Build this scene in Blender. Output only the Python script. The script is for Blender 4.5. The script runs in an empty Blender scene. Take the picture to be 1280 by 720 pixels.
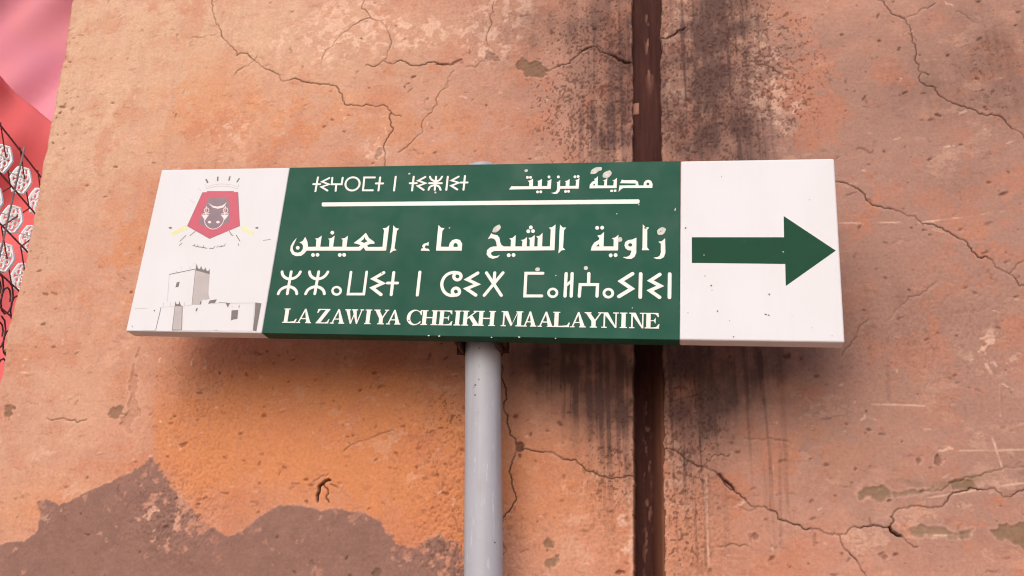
import bpy, bmesh, math, random
import numpy as np
from mathutils import Vector, Matrix
from mathutils.geometry import tessellate_polygon

# ------------------------------------------------------------------ camera, sky, sun, exposure
S = bpy.context.scene
COL = S.collection
CAM = np.array([0.0, -1.5945752, 1.55])
RIGHT = np.array([0.98676923, 0.16126927, 0.01669478])
UP = np.array([0.04244552, -0.3563401, 0.93339172])
FWD = np.array([-0.15647642, 0.92033361, 0.35847061])
FPX = 1180.0
cd = bpy.data.cameras.new('camera')
cam = bpy.data.objects.new('camera', cd)
COL.objects.link(cam)
cam.matrix_world = Matrix(((RIGHT[0], UP[0], -FWD[0], CAM[0]), (RIGHT[1], UP[1], -FWD[1], CAM[1]),
                           (RIGHT[2], UP[2], -FWD[2], CAM[2]), (0, 0, 0, 1)))
cd.sensor_width = 36.0
cd.lens = 36.0 * FPX / 1280.0
cd.clip_start = 0.05
cd.clip_end = 3000
S.camera = cam

SUN_EL, SUN_AZ = math.radians(37), math.radians(190)   # azimuth clockwise from +Y
w = bpy.data.worlds.new('World')
S.world = w
w.use_nodes = True
nt = w.node_tree
sky = nt.nodes.new('ShaderNodeTexSky')
sky.sky_type = 'NISHITA'
sky.sun_disc = False
sky.sun_elevation = SUN_EL
sky.sun_rotation = SUN_AZ
sky.dust_density = 4.0
sky.air_density = 1.0
sky.ozone_density = 1.0
bg = nt.nodes['Background']
bg.inputs['Strength'].default_value = 0.15
nt.links.new(sky.outputs[0], bg.inputs['Color'])
sd = bpy.data.lights.new('sun', 'SUN')
sd.energy = 0.5
sd.angle = math.radians(44)
sd.color = (1.0, 0.93, 0.87)
sun = bpy.data.objects.new('sun', sd)
COL.objects.link(sun)
sdir = Vector((math.sin(SUN_AZ) * math.cos(SUN_EL), math.cos(SUN_AZ) * math.cos(SUN_EL), math.sin(SUN_EL)))
sun.rotation_euler = sdir.to_track_quat('Z', 'Y').to_euler()
sun.location = (0, -4, 8)
S.view_settings.view_transform = 'Standard'
S.view_settings.look = 'None'
S.view_settings.gamma = 1
S.view_settings.use_curve_mapping = False
S.view_settings.exposure = 0.46
S.cycles.use_denoising = True
S.cycles.max_bounces = 6
S.cycles.filter_width = 1.15

rng = np.random.default_rng(7)
random.seed(7)

# ------------------------------------------------------------------ helpers
def at(px, py, Y):
    """the point of the plane y = Y that the photograph shows at (px, py)"""
    d = RIGHT * ((px - 640) / FPX) - UP * ((py - 360) / FPX) + FWD
    k = (Y - CAM[1]) / d[1]
    return CAM + k * d

def along(px, py, dist):
    d = RIGHT * ((px - 640) / FPX) - UP * ((py - 360) / FPX) + FWD
    return CAM + d * dist

def tag(o, label=None, cat=None, group=None, kind=None):
    if label: o['label'] = label
    if cat: o['category'] = cat
    if group: o['group'] = group
    if kind: o['kind'] = kind
    return o

def link(name, me, mat=None, parent=None, loc=None):
    o = bpy.data.objects.new(name, me)
    COL.objects.link(o)
    if mat: me.materials.append(mat)
    if parent is not None:
        o.parent = parent
    if loc is not None:
        o.location = loc
    return o

def mesh_from(name, verts, faces):
    me = bpy.data.meshes.new(name)
    me.from_pydata([tuple(v) for v in verts], [], faces)
    me.update()
    return me

_tab = {}
def vnoise(x, y, seed):
    if seed not in _tab:
        _tab[seed] = np.random.default_rng(1000 + seed).random((256, 256)).astype(np.float32)
    T = _tab[seed]
    xi = np.floor(x).astype(np.int32); yi = np.floor(y).astype(np.int32)
    fx = (x - xi).astype(np.float32); fy = (y - yi).astype(np.float32)
    fx = fx * fx * (3 - 2 * fx); fy = fy * fy * (3 - 2 * fy)
    x0 = xi & 255; x1 = (xi + 1) & 255; y0 = yi & 255; y1 = (yi + 1) & 255
    a = T[x0, y0] * (1 - fx) + T[x1, y0] * fx
    b = T[x0, y1] * (1 - fx) + T[x1, y1] * fx
    return a * (1 - fy) + b * fy

def fbm(x, y, seed, octv=4, gain=0.5):
    s = 0; a = 1.0; n = 0
    for i in range(octv):
        s = s + a * vnoise(x * 2 ** i + 17.3 * i, y * 2 ** i + 9.1 * i, seed + i)
        n += a; a *= gain
    return s / n

def sstep(a, b, x):
    t = np.clip((x - a) / (b - a), 0, 1)
    return t * t * (3 - 2 * t)

# ------------------------------------------------------------------ materials
def newmat(name):
    m = bpy.data.materials.new(name)
    m.use_nodes = True
    return m, m.node_tree, m.node_tree.nodes['Principled BSDF']

def nd(t, typ, **kw):
    n = t.nodes.new(typ)
    for k, v in kw.items():
        setattr(n, k, v)
    return n

def noise(t, vec, scale, detail=4, rough=0.55, sc3=None):
    n = nd(t, 'ShaderNodeTexNoise')
    n.inputs['Scale'].default_value = scale
    n.inputs['Detail'].default_value = detail
    n.inputs['Roughness'].default_value = rough
    if sc3 is not None:
        mp = nd(t, 'ShaderNodeMapping')
        mp.inputs['Scale'].default_value = sc3
        t.links.new(vec, mp.inputs['Vector'])
        vec = mp.outputs[0]
    t.links.new(vec, n.inputs['Vector'])
    return n.outputs['Fac']

def ramp(t, fac, a, b, lo=0.0, hi=1.0):
    n = nd(t, 'ShaderNodeMapRange')
    n.inputs['From Min'].default_value = a
    n.inputs['From Max'].default_value = b
    n.inputs['To Min'].default_value = lo
    n.inputs['To Max'].default_value = hi
    n.clamp = True
    t.links.new(fac, n.inputs['Value'])
    return n.outputs[0]

def mixc(t, fac, a, b, blend='MIX'):
    n = nd(t, 'ShaderNodeMix', data_type='RGBA', blend_type=blend)
    for sock, v in ((n.inputs['Factor'], fac), (n.inputs['A'], a), (n.inputs['B'], b)):
        if sock.type == 'VALUE' and sock.name != 'Factor':
            continue
    fin = [i for i in n.inputs if i.identifier == 'Factor_Float'][0]
    ain = [i for i in n.inputs if i.identifier == 'A_Color'][0]
    bin_ = [i for i in n.inputs if i.identifier == 'B_Color'][0]
    for sock, v in ((fin, fac), (ain, a), (bin_, b)):
        if hasattr(v, 'is_linked'):
            t.links.new(v, sock)
        elif isinstance(v, (int, float)):
            sock.default_value = v
        else:
            sock.default_value = (v[0], v[1], v[2], 1)
    return [o for o in n.outputs if o.identifier == 'Result_Color'][0]

def mul(t, a, b, op='MULTIPLY'):
    n = nd(t, 'ShaderNodeMath', operation=op)
    for i, v in enumerate((a, b)):
        if hasattr(v, 'is_linked'): t.links.new(v, n.inputs[i])
        else: n.inputs[i].default_value = v
    return n.outputs[0]

def bump(t, bsdf, h, strength, dist, prev=None):
    b = nd(t, 'ShaderNodeBump')
    b.inputs['Strength'].default_value = strength
    b.inputs['Distance'].default_value = dist
    t.links.new(h, b.inputs['Height'])
    if prev is not None: t.links.new(prev, b.inputs['Normal'])
    t.links.new(b.outputs[0], bsdf.inputs['Normal'])
    return b.outputs[0]

def objco(t):
    return nd(t, 'ShaderNodeTexCoord').outputs['Object']

def simple(name, col, rough=0.6, var=0.0, vscale=30, spec=0.5, metal=0.0, bumpd=0.0):
    m, t, b = newmat(name)
    v = objco(t)
    c2 = tuple(x * (1 - var) for x in col)
    n1 = noise(t, v, vscale, 5)
    c = mixc(t, ramp(t, n1, 0.35, 0.65), col, c2)
    t.links.new(c, b.inputs['Base Color'])
    b.inputs['Roughness'].default_value = rough
    b.inputs['Specular IOR Level'].default_value = spec
    b.inputs['Metallic'].default_value = metal
    if bumpd:
        bump(t, b, noise(t, v, vscale * 6, 4), 0.6, bumpd)
    return m

# wall render coat: colours and grain in nodes, masks of stains / coats / cracks / painted light on the mesh
def wall_material():
    m, t, b = newmat('salmon_lime_render')
    v = objco(t)
    A = nd(t, 'ShaderNodeAttribute', attribute_name='mask_a')
    B = nd(t, 'ShaderNodeAttribute', attribute_name='mask_b')
    sa = nd(t, 'ShaderNodeSeparateColor'); t.links.new(A.outputs['Color'], sa.inputs[0])
    sb = nd(t, 'ShaderNodeSeparateColor'); t.links.new(B.outputs['Color'], sb.inputs[0])
    stain_and_shade, patch, pale, faded_lit = sa.outputs[0], sa.outputs[1], sa.outputs[2], A.outputs['Alpha']
    dirt, ochre, red, mortar = sb.outputs[0], sb.outputs[1], sb.outputs[2], B.outputs['Alpha']
    big = noise(t, v, 5.0, 7, 0.62)
    mid = noise(t, v, 26.0, 7, 0.65)
    fine = noise(t, v, 190.0, 6, 0.65)
    strk = noise(t, v, 1.0, 6, 0.65, (38, 38, 2.4))
    wash = noise(t, v, 8.5, 9, 0.70)
    lite = noise(t, v, 15.0, 9, 0.70, (1, 1, 1.6))
    smr = noise(t, v, 1.0, 7, 0.7, (30, 30, 70))
    c = mixc(t, ramp(t, big, 0.39, 0.61), (0.495, 0.262, 0.190), (0.420, 0.200, 0.140))
    c = mixc(t, ramp(t, mid, 0.42, 0.72, 0, 0.45), c, (0.56, 0.300, 0.215))
    c = mixc(t, faded_lit, c, (0.560, 0.358, 0.250))
    c = mixc(t, red, c, (0.300, 0.176, 0.144))
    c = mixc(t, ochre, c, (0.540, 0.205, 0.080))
    c = mixc(t, mul(t, ramp(t, wash, 0.505, 0.545), ramp(t, big, 0.40, 0.60, 0.08, 0.60)), c, mixc(t, 0.75, c, (0.46, 0.17, 0.095)))
    patchy = noise(t, v, 3.3, 3, 0.5)
    c = mixc(t, mul(t, ramp(t, lite, 0.540, 0.585), ramp(t, patchy, 0.46, 0.66, 0.04, 0.55)), c, mixc(t, 0.75, c, (0.64, 0.40, 0.29)))
    c = mixc(t, ramp(t, smr, 0.575, 0.64, 0, 0.50), c, mixc(t, 0.7, c, (0.26, 0.105, 0.075)))
    c = mixc(t, mul(t, ramp(t, strk, 0.45, 0.72), 0.20), c, (0.34, 0.155, 0.12))
    c = mixc(t, pale, c, (0.70, 0.47, 0.37))
    pc = mixc(t, ramp(t, mid, 0.35, 0.7), (0.205, 0.112, 0.092), (0.242, 0.134, 0.110))
    pc = mixc(t, ramp(t, smr, 0.60, 0.66, 0, 0.30), pc, (0.17, 0.07, 0.055))
    c = mixc(t, patch, c, pc)
    c = mixc(t, mul(t, mortar, ramp(t, mid, 0.3, 0.7, 0.75, 1.0)), c, (0.215, 0.142, 0.090))
    c = mixc(t, stain_and_shade, c, (0.066, 0.038, 0.037))
    c = mixc(t, dirt, c, (0.062, 0.022, 0.015))
    g = ramp(t, fine, 0.3, 0.7, 0.86, 1.10)
    cm = nd(t, 'ShaderNodeCombineColor')
    for i in range(3): t.links.new(g, cm.inputs[i])
    c = mixc(t, 1.0, c, cm.outputs[0], 'MULTIPLY')
    t.links.new(c, b.inputs['Base Color'])
    b.inputs['Roughness'].default_value = 0.92
    b.inputs['Specular IOR Level'].default_value = 0.2
    n1 = bump(t, b, noise(t, v, 420.0, 6, 0.7), 0.40, 0.0010)
    n2 = bump(t, b, noise(t, v, 60.0, 7, 0.7), 0.28, 0.002, n1)
    n3 = bump(t, b, lite, 0.35, 0.003, n2)
    bump(t, b, noise(t, v, 1.0, 6, 0.65, (9, 9, 80)), 0.30, 0.0025, n3)
    return m

def joint_material():
    m, t, b = newmat('brown_joint_paint')
    v = objco(t)
    A = nd(t, 'ShaderNodeAttribute', attribute_name='mask_a')
    sa = nd(t, 'ShaderNodeSeparateColor'); t.links.new(A.outputs['Color'], sa.inputs[0])
    c = mixc(t, ramp(t, noise(t, v, 1.0, 5, 0.6, (90, 90, 7)), 0.35, 0.68), (0.036, 0.012, 0.010), (0.062, 0.021, 0.017))
    c = mixc(t, sa.outputs[0], c, (0.135, 0.055, 0.033))     # rusty mortar fillet
    c = mixc(t, sa.outputs[1], c, (0.34, 0.17, 0.13))      # flakes
    t.links.new(c, b.inputs['Base Color'])
    b.inputs['Roughness'].default_value = 0.8
    b.inputs['Specular IOR Level'].default_value = 0.12
    bump(t, b, noise(t, v, 120.0, 5, 0.6, (1, 1, .3)), 0.5, 0.002)
    return m

def enamel(name, col, col2, rough, dirtcol, dirtamt):
    m, t, b = newmat(name)
    v = objco(t)
    c = mixc(t, ramp(t, noise(t, v, 3.0, 4), 0.35, 0.65), col, col2)
    sp = ramp(t, noise(t, v, 95.0, 2, 0.4), 0.76, 0.79)
    c = mixc(t, mul(t, sp, 0.35), c, dirtcol)
    gr = ramp(t, noise(t, v, 1.0, 6, 0.65, (14, 14, 3)), 0.45, 0.8)
    c = mixc(t, mul(t, gr, dirtamt), c, dirtcol)
    t.links.new(c, b.inputs['Base Color'])
    t.links.new(ramp(t, noise(t, v, 22.0, 5), 0.3, 0.7, rough * 0.85, rough * 1.25), b.inputs['Roughness'])
    bump(t, b, noise(t, v, 5.0, 2), 0.10, 0.0010)
    b.inputs['Specular IOR Level'].default_value = 0.15
    return m

M_WALL = wall_material()
M_JOINT = joint_material()
M_WHITE = enamel('white_enamel', (0.615, 0.630, 0.685), (0.598, 0.602, 0.645), 0.6, (0.46, 0.34, 0.29), 0.12)
M_GREEN = enamel('green_enamel', (0.010, 0.074, 0.051), (0.009, 0.065, 0.043), 0.55, (0.06, 0.085, 0.078), 0.09)
M_INK = simple('white_vinyl', (0.67, 0.66, 0.65), 0.45, 0.06, 60)
M_ARROW = simple('green_vinyl', (0.011, 0.058, 0.033), 0.7, 0.10, 40, 0.12)
M_SPOT = simple('pale_splash', (0.52, 0.54, 0.50), 0.6, 0.25, 200)
M_CHIP = simple('rust_chip', (0.13, 0.085, 0.075), 0.7, 0.3, 200)
M_CRIM = simple('crimson_print', (0.43, 0.038, 0.088), 0.45, 0.08, 60)
M_PLUM = simple('plum_print', (0.175, 0.115, 0.155), 0.45, 0.15, 60)
M_LIME = simple('lime_print', (0.62, 0.62, 0.33), 0.5, 0.10, 60)
M_GREY = simple('grey_print', (0.13, 0.105, 0.112), 0.5, 0.12, 60)
M_LGREY = simple('pale_grey_print', (0.38, 0.345, 0.355), 0.5, 0.08, 60)
M_FAINT = simple('faint_print', (0.46, 0.43, 0.44), 0.5, 0.05, 60)
M_PINKP = simple('pink_print', (0.78, 0.58, 0.60), 0.5, 0.05, 60)

def post_material():
    m, t, b = newmat('grey_post_paint')
    v = objco(t)
    c = mixc(t, ramp(t, noise(t, v, 7.0, 5, 0.6, (1, 1, .35)), 0.35, 0.65), (0.355, 0.370, 0.425), (0.305, 0.312, 0.362))
    c = mixc(t, ramp(t, noise(t, v, 1.0, 6, 0.65, (60, 60, 3)), 0.52, 0.72, 0, 0.35), c, (0.22, 0.20, 0.22))
    c = mixc(t, ramp(t, noise(t, v, 1.0, 4, 0.6, (160, 160, 22)), 0.64, 0.68, 0, 0.45), c, (0.52, 0.52, 0.56))
    c = mixc(t, ramp(t, noise(t, v, 90.0, 3, 0.5), 0.705, 0.73), c, (0.10, 0.055, 0.045))
    c = mixc(t, ramp(t, noise(t, v, 30.0, 5, 0.6), 0.55, 0.8, 0, 0.25), c, (0.30, 0.20, 0.17))
    t.links.new(c, b.inputs['Base Color'])
    b.inputs['Roughness'].default_value = 0.5
    bump(t, b, noise(t, v, 60.0, 4), 0.25, 0.001)
    return m
M_POST = post_material()
M_RUST = simple('rusty_steel', (0.085, 0.038, 0.026), 0.85, 0.5, 90, 0.3, 0.0, 0.001)
M_PINK = None

# ------------------------------------------------------------------ ground
def ground_material():
    m, t, b = newmat('dusty_paving')
    v = objco(t)
    c = mixc(t, ramp(t, noise(t, v, 0.6, 6), 0.35, 0.65), (0.36, 0.26, 0.19), (0.30, 0.21, 0.155))
    c = mixc(t, ramp(t, noise(t, v, 40, 5), 0.4, 0.75, 0, 0.5), c, (0.22, 0.16, 0.12))
    t.links.new(c, b.inputs['Base Color'])
    b.inputs['Roughness'].default_value = 0.95
    bump(t, b, noise(t, v, 60, 5), 0.5, 0.006)
    return m
g = link('ground', mesh_from('ground', [(-900, -900, 0), (900, -900, 0), (900, 900, 0), (-900, 900, 0)], [(0, 1, 2, 3)]), ground_material())
tag(g, kind='structure')

# ------------------------------------------------------------------ the wall
def wline(pts):
    return np.array([at(x, y, 0.0)[[0, 2]] for x, y in pts])

def rough_line(P, amp, n=3, r=rng):
    P = np.array(P, float)
    for _ in range(n):
        out = [P[0]]
        for a, b in zip(P[:-1], P[1:]):
            d = b - a
            L = np.hypot(*d)
            nrm = np.array([-d[1], d[0]])
            out += [(a + b) / 2 + nrm * r.normal(0, amp), b]
        P = np.array(out)
    return P

edge = wline([(86, 0), (77, 70), (66, 135), (55, 190), (42, 260), (28, 330), (11, 400), (0, 437)])
ez = edge[::-1, 1]; ex_ = edge[::-1, 0]
fit = np.polyfit(ez, ex_, 1)
def edge_x(z):
    base = np.polyval(fit, z)
    inside = np.interp(z, ez, ex_ - np.polyval(fit, ez), left=0, right=0)
    return base + inside * 0.9
jt = at(808, 0, 0)[[0, 2]]; jb = at(811.5, 720, 0)[[0, 2]]
def joint_x(z):
    return jt[0] + (jb[0] - jt[0]) * (z - jt[1]) / (jb[1] - jt[1])
E0 = float(np.polyval(fit, 2.3)); J0 = joint_x(2.3)
ZTOP = 4.6
STEP = 0.00165
def grow(a, b, first, k=1.25, cap=0.12):
    out = []; x = a; s = first; sg = 1 if b > a else -1
    while (b - x) * sg > s * 1.4:
        x += s * sg; out.append(x); s = min(s * k, cap)
    out.append(b)
    return out
zd0, zd1 = 1.635, 2.985
zs = np.array(grow(zd0, -0.05, 0.003)[::-1] + list(np.arange(zd0, zd1, STEP)) + grow(zd1, ZTOP, 0.003))
xd0, xd1 = E0 + 0.014, 0.735
xs_front = np.array(list(np.arange(xd0, xd1, STEP)) + grow(xd1, 7.0, 0.003))
# rounded arris then the return face, as (s, y) pairs
arc = [(E0 + 0.014 - 0.014 * math.sin(a), 0.014 - 0.014 * math.cos(a)) for a in np.linspace(0.12, math.pi / 2, 9)]
ret = [(E0 - 0.0, y) for y in grow(0.016, 2.6, 0.006, 1.3, 0.15)]
pre = (arc + ret)[::-1]
ss = np.concatenate([[p[0] for p in pre], xs_front])
y0 = np.concatenate([[p[1] for p in pre], np.zeros(len(xs_front))])
npre = len(pre)
U, V = np.meshgrid(ss, zs)                      # rows z, cols s
# shear the columns so that they follow the leaning arris and the leaning joint
se = edge_x(zs) - E0
sj = joint_x(zs) - J0
tt = np.clip((U - E0) / (J0 - E0), 0, 1)
tr = np.clip((U - J0) / (1.2), 0, 1)
U = U + np.where(U < J0, se[:, None] * (1 - tt) + sj[:, None] * tt, sj[:, None] * (1 - tr))
Y = np.broadcast_to(y0, U.shape).copy()
front = np.zeros(U.shape, np.float32); front[:, npre - 9:] = 1.0
U32 = U.astype(np.float32); V32 = V.astype(np.float32)

def cols(u0, u1, z0, z1, mg=0.09):
    r0, r1 = np.searchsorted(zs, z0), np.searchsorted(zs, z1)
    c0 = max(npre - 9, np.searchsorted(ss[npre:], u0 - mg) + npre - 9); c1 = min(len(ss), np.searchsorted(ss[npre:], u1 + mg) + npre + 1)
    return slice(max(0, r0), min(len(zs), r1 + 1)), slice(c0, c1)

def stroke(P, hw, soft, taper=True):
    """distance mask of a wall polyline: list of (slices, mask)"""
    P = np.asarray(P); n = len(P)
    out = []
    for i, (a, b) in enumerate(zip(P[:-1], P[1:])):
        tp = 1.0
        if taper:
            f_ = (i + .5) / (n - 1); tp = 0.55 + 0.45 * min(1, 4 * f_, 4 * (1 - f_))
        R_ = hw + soft + 0.002
        sl = cols(min(a[0], b[0]) - R_, max(a[0], b[0]) + R_, min(a[1], b[1]) - R_, max(a[1], b[1]) + R_)
        x = U[sl]; z = V[sl]
        d = b - a; L2 = max(d @ d, 1e-12)
        k = np.clip(((x - a[0]) * d[0] + (z - a[1]) * d[1]) / L2, 0, 1)
        ds = np.hypot(x - a[0] - k * d[0], z - a[1] - k * d[1])
        out.append((sl, np.clip((hw * tp + soft - ds) / soft, 0, 1)))
    return out

def inside(P, X, Z):
    P = np.asarray(P); r = np.zeros(X.shape, bool)
    for (ax, az), (bx, bz) in zip(P, np.roll(P, -1, 0)):
        if az == bz: continue
        c = (az > Z) != (bz > Z)
        r ^= c & (X < (bx - ax) * (Z - az) / (bz - az) + ax)
    return r

def polymask(P, soft):
    """soft mask of a closed wall polygon over its bounding box"""
    P = np.asarray(P)
    sl = cols(P[:, 0].min() - soft, P[:, 0].max() + soft, P[:, 1].min() - soft, P[:, 1].max() + soft)
    X, Z = U[sl], V[sl]
    ins = inside(P, X, Z)
    dm = np.full(X.shape, 1e9)
    for a, b in zip(P, np.roll(P, -1, 0)):
        d = b - a; L2 = max(d @ d, 1e-12)
        k = np.clip(((X - a[0]) * d[0] + (Z - a[1]) * d[1]) / L2, 0, 1)
        dm = np.minimum(dm, np.hypot(X - a[0] - k * d[0], Z - a[1] - k * d[1]))
    sd_ = np.where(ins, dm, -dm)
    return sl, np.clip(sd_ / soft + 0.5, 0, 1), sd_

Z0 = np.zeros(U.shape, np.float32)
depth = Z0.copy()          # into the wall (+)
stain_and_shade = Z0.copy(); patch = Z0.copy(); pale = Z0.copy(); faded_lit = Z0.copy()
dirt = Z0.copy(); ochre = Z0.copy(); red = Z0.copy(); mortar = Z0.copy()

def blobs(lst):
    r = np.zeros(U.shape, np.float32)
    for (px, py, sx, sy, a) in lst:
        c = at(px, py, 0); e = at(px + 1, py, 0); h = at(px, py + 1, 0)
        kx = np.hypot(*(e - c)[[0, 2]]); ky = np.hypot(*(h - c)[[0, 2]])
        q = ((U32 - c[0]) / (sx * kx)) ** 2 + ((V32 - c[2]) / (sy * ky)) ** 2
        r += a * np.exp(-0.5 * q).astype(np.float32)
    return r

n_big = fbm(U32 * 6, V32 * 6, 3, 5)
n_mid = fbm(U32 * 30, V32 * 30, 13, 5, 0.55)
n_fin = fbm(U32 * 120, V32 * 120, 23, 4, 0.6)
n_spk = fbm(U32 * 290, V32 * 230, 33, 2, 0.5) * 0.75 + fbm(U32 * 120, V32 * 90, 37, 3) * 0.25
n_str = fbm(U32 * 45, V32 * 2.2, 43, 5, 0.6)
n_pl = fbm(U32 * 75, V32 * 75, 53, 4, 0.65)

# relief of the hand-laid coat
depth += (0.5 - n_big) * 0.010 + (0.5 - n_mid) * 0.0022 + (0.5 - n_fin) * 0.0007
# areas where the coat is coarse
coarse = np.clip(blobs([(600, 690, 40, 60, 1), (560, 560, 40, 60, .8), (250, 520, 50, 90, .6), (760, 640, 40, 70, .8), (870, 640, 35, 80, .9),
                        (540, 690, 60, 40, .5), (640, 30, 60, 45, .5), (1180, 420, 120, 60, .4), (220, 650, 40, 30, .8)]), 0, 1)
grainy = np.clip(0.35 + 1.6 * (n_big - 0.42), 0.1, 1)
depth += (0.5 - n_spk) * 0.0010 * grainy
dirt += sstep(0.56, 0.66, 1 - n_spk) * grainy * 0.06
depth += coarse * (0.5 - n_spk) * 0.0050
dirt += coarse * sstep(0.60, 0.72, 1 - n_spk) * 0.35

# weathering masks, with some light and shade put into the colour
faded_lit += np.clip(blobs([(140, 60, 190, 130, .85), (60, 250, 90, 170, .55), (330, 70, 130, 70, .5), (520, 90, 90, 60, .3), (230, 30, 120, 50, .4), (1100, 40, 90, 50, .25), (90, 480, 90, 60, .35), (40, 620, 60, 40, .5)])
                 * (0.55 + 0.9 * (n_mid - 0.3)), 0, 0.95)  # paler upper left: fading plus brighter light there, put into the colour
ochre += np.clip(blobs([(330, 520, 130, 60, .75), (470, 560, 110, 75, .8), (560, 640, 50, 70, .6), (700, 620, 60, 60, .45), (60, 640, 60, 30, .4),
                        (250, 580, 60, 60, .4), (300, 150, 60, 40, .25), (240, 130, 40, 40, .3), (150, 330, 40, 50, .25), (840, 680, 60, 60, .25)]) * (0.5 + 1.0 * n_mid), 0, 0.85)  # orange below the sign is warm bounce in its shade, painted on
ob = wline([(196, 425), (186, 500), (190, 575)])  # edge of the sign's shade, painted as the tint's left border
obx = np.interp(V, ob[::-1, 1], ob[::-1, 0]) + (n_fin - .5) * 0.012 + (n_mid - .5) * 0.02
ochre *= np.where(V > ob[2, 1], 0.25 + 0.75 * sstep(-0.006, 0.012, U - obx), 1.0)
red += np.clip(blobs([(1180, 300, 260, 260, .48), (1150, 60, 200, 120, .34), (700, 60, 120, 80, .25), (1130, 330, 150, 150, .65), (1230, 480, 110, 120, .65), (1020, 500, 110, 80, .55), (1130, 110, 110, 60, .45), (680, 130, 90, 70, .30), (960, 160, 60, 60, .4), (660, 470, 50, 60, .5),  # right side redder and darker: staining plus light falloff put into the colour
                      (1240, 120, 60, 120, .5), (640, 560, 16, 90, .4), (1120, 620, 160, 80, .25)]) * (0.35 + 1.2 * n_mid), 0, 0.85)
mould_shade = np.clip(blobs([(905, 15, 42, 46, .85), (870, 40, 26, 60, .36), (880, 110, 40, 80, .55), (845, 130, 20, 70, .35), (905, 170, 50, 40, .5), (935, 170, 30, 55, .35), (770, 30, 26, 60, .60), (770, 150, 26, 60, .58), (735, 90, 30, 90, .22), (700, 20, 60, 30, .28), (660, 30, 50, 30, .2), (755, 180, 8, 40, .4),
                     (900, 455, 46, 44, 1.35), (855, 470, 26, 55, 1.0), (745, 460, 50, 42, 1.05), (770, 520, 26, 50, .75), (690, 445, 45, 28, .55), (880, 560, 30, 60, .40), (930, 480, 20, 40, .4),  # below the sign: mould plus part of the sign's shade, painted in
                     (1250, 45, 40, 45, .30), (1200, 90, 70, 40, .22), (1100, 385, 60, 40, .22), (1150, 120, 50, 30, .2), (1000, 445, 60, 24, .3), (1190, 230, 30, 20, .18), (1265, 120, 30, 30, .25)]), 0, 1.1)
n_drp = fbm(U32 * 130, V32 * 3.0, 143, 4, 0.6)
drip = np.clip(blobs([(880, 560, 16, 110, .9), (850, 600, 16, 90, .45), (945, 480, 10, 60, .7), (965, 580, 16, 70, .4), (770, 560, 18, 60, .6), (712, 480, 16, 50, .5), (900, 120, 46, 90, .5), (770, 120, 22, 80, .5), (985, 560, 10, 70, .35), (730, 170, 10, 40, .4)]), 0, 1)
stain_and_shade += drip * sstep(0.52, 0.66, n_drp) * (0.3 + 0.9 * n_mid) * 0.75
stain_and_shade += mould_shade * (0.62 + 0.30 * sstep(0.30, 0.70, n_str) + 0.16 * sstep(0.42, 0.62, n_drp)) * (0.40 + 1.2 * n_mid) * 0.95
stain_and_shade = np.minimum(stain_and_shade, 0.88)
# speckled mould
spreg = np.clip(blobs([(740, 60, 50, 60, .85), (745, 150, 50, 55, .9), (870, 150, 50, 60, .9), (900, 70, 60, 60, .8), (850, 620, 22, 90, .75), (770, 580, 40, 60, .6),
                       (860, 520, 40, 50, .7), (960, 60, 40, 50, .4), (1230, 90, 50, 60, .4), (1000, 120, 60, 50, .25), (1120, 430, 80, 60, .3), (560, 520, 22, 30, .5), (450, 545, 80, 30, .2), (600, 660, 26, 60, .5)]), 0, 1)
spk = sstep(0.585, 0.67, n_spk + 0.13 * (spreg - 0.6) + 0.08 * (n_mid - 0.5)) * sstep(0.1, 0.5, spreg)
dirt += spk * 0.62
depth += spk * 0.0009
# pale flaking lime
plreg = np.clip(blobs([(440, 20, 26, 22, .9), (470, 40, 22, 18, .7), (415, 55, 18, 26, .6), (525, 42, 24, 14, .8), (612, 45, 26, 26, .8), (640, 10, 20, 16, .6), (360, 50, 26, 26, .4), (965, 130, 26, 30, .8),
                       (850, 25, 22, 22, .8), (845, 120, 18, 30, .5), (290, 165, 26, 24, .45), (470, 190, 12, 16, .7), (945, 45, 22, 40, .5), (800, 690, 10, 90, .1), (1250, 610, 60, 10, .3), (200, 655, 20, 20, .5),
                       (70, 660, 14, 18, .8), (1150, 655, 60, 8, .3), (850, 600, 20, 80, .35), (1240, 440, 30, 24, .5), (780, 660, 10, 50, .5)]), 0, 1)
pale += sstep(0.52, 0.62, n_pl + 0.10 * (plreg - 0.5)) * sstep(0.08, 0.5, plreg) * (0.25 + 0.55 * n_fin)
depth -= pale * 0.0006

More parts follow.
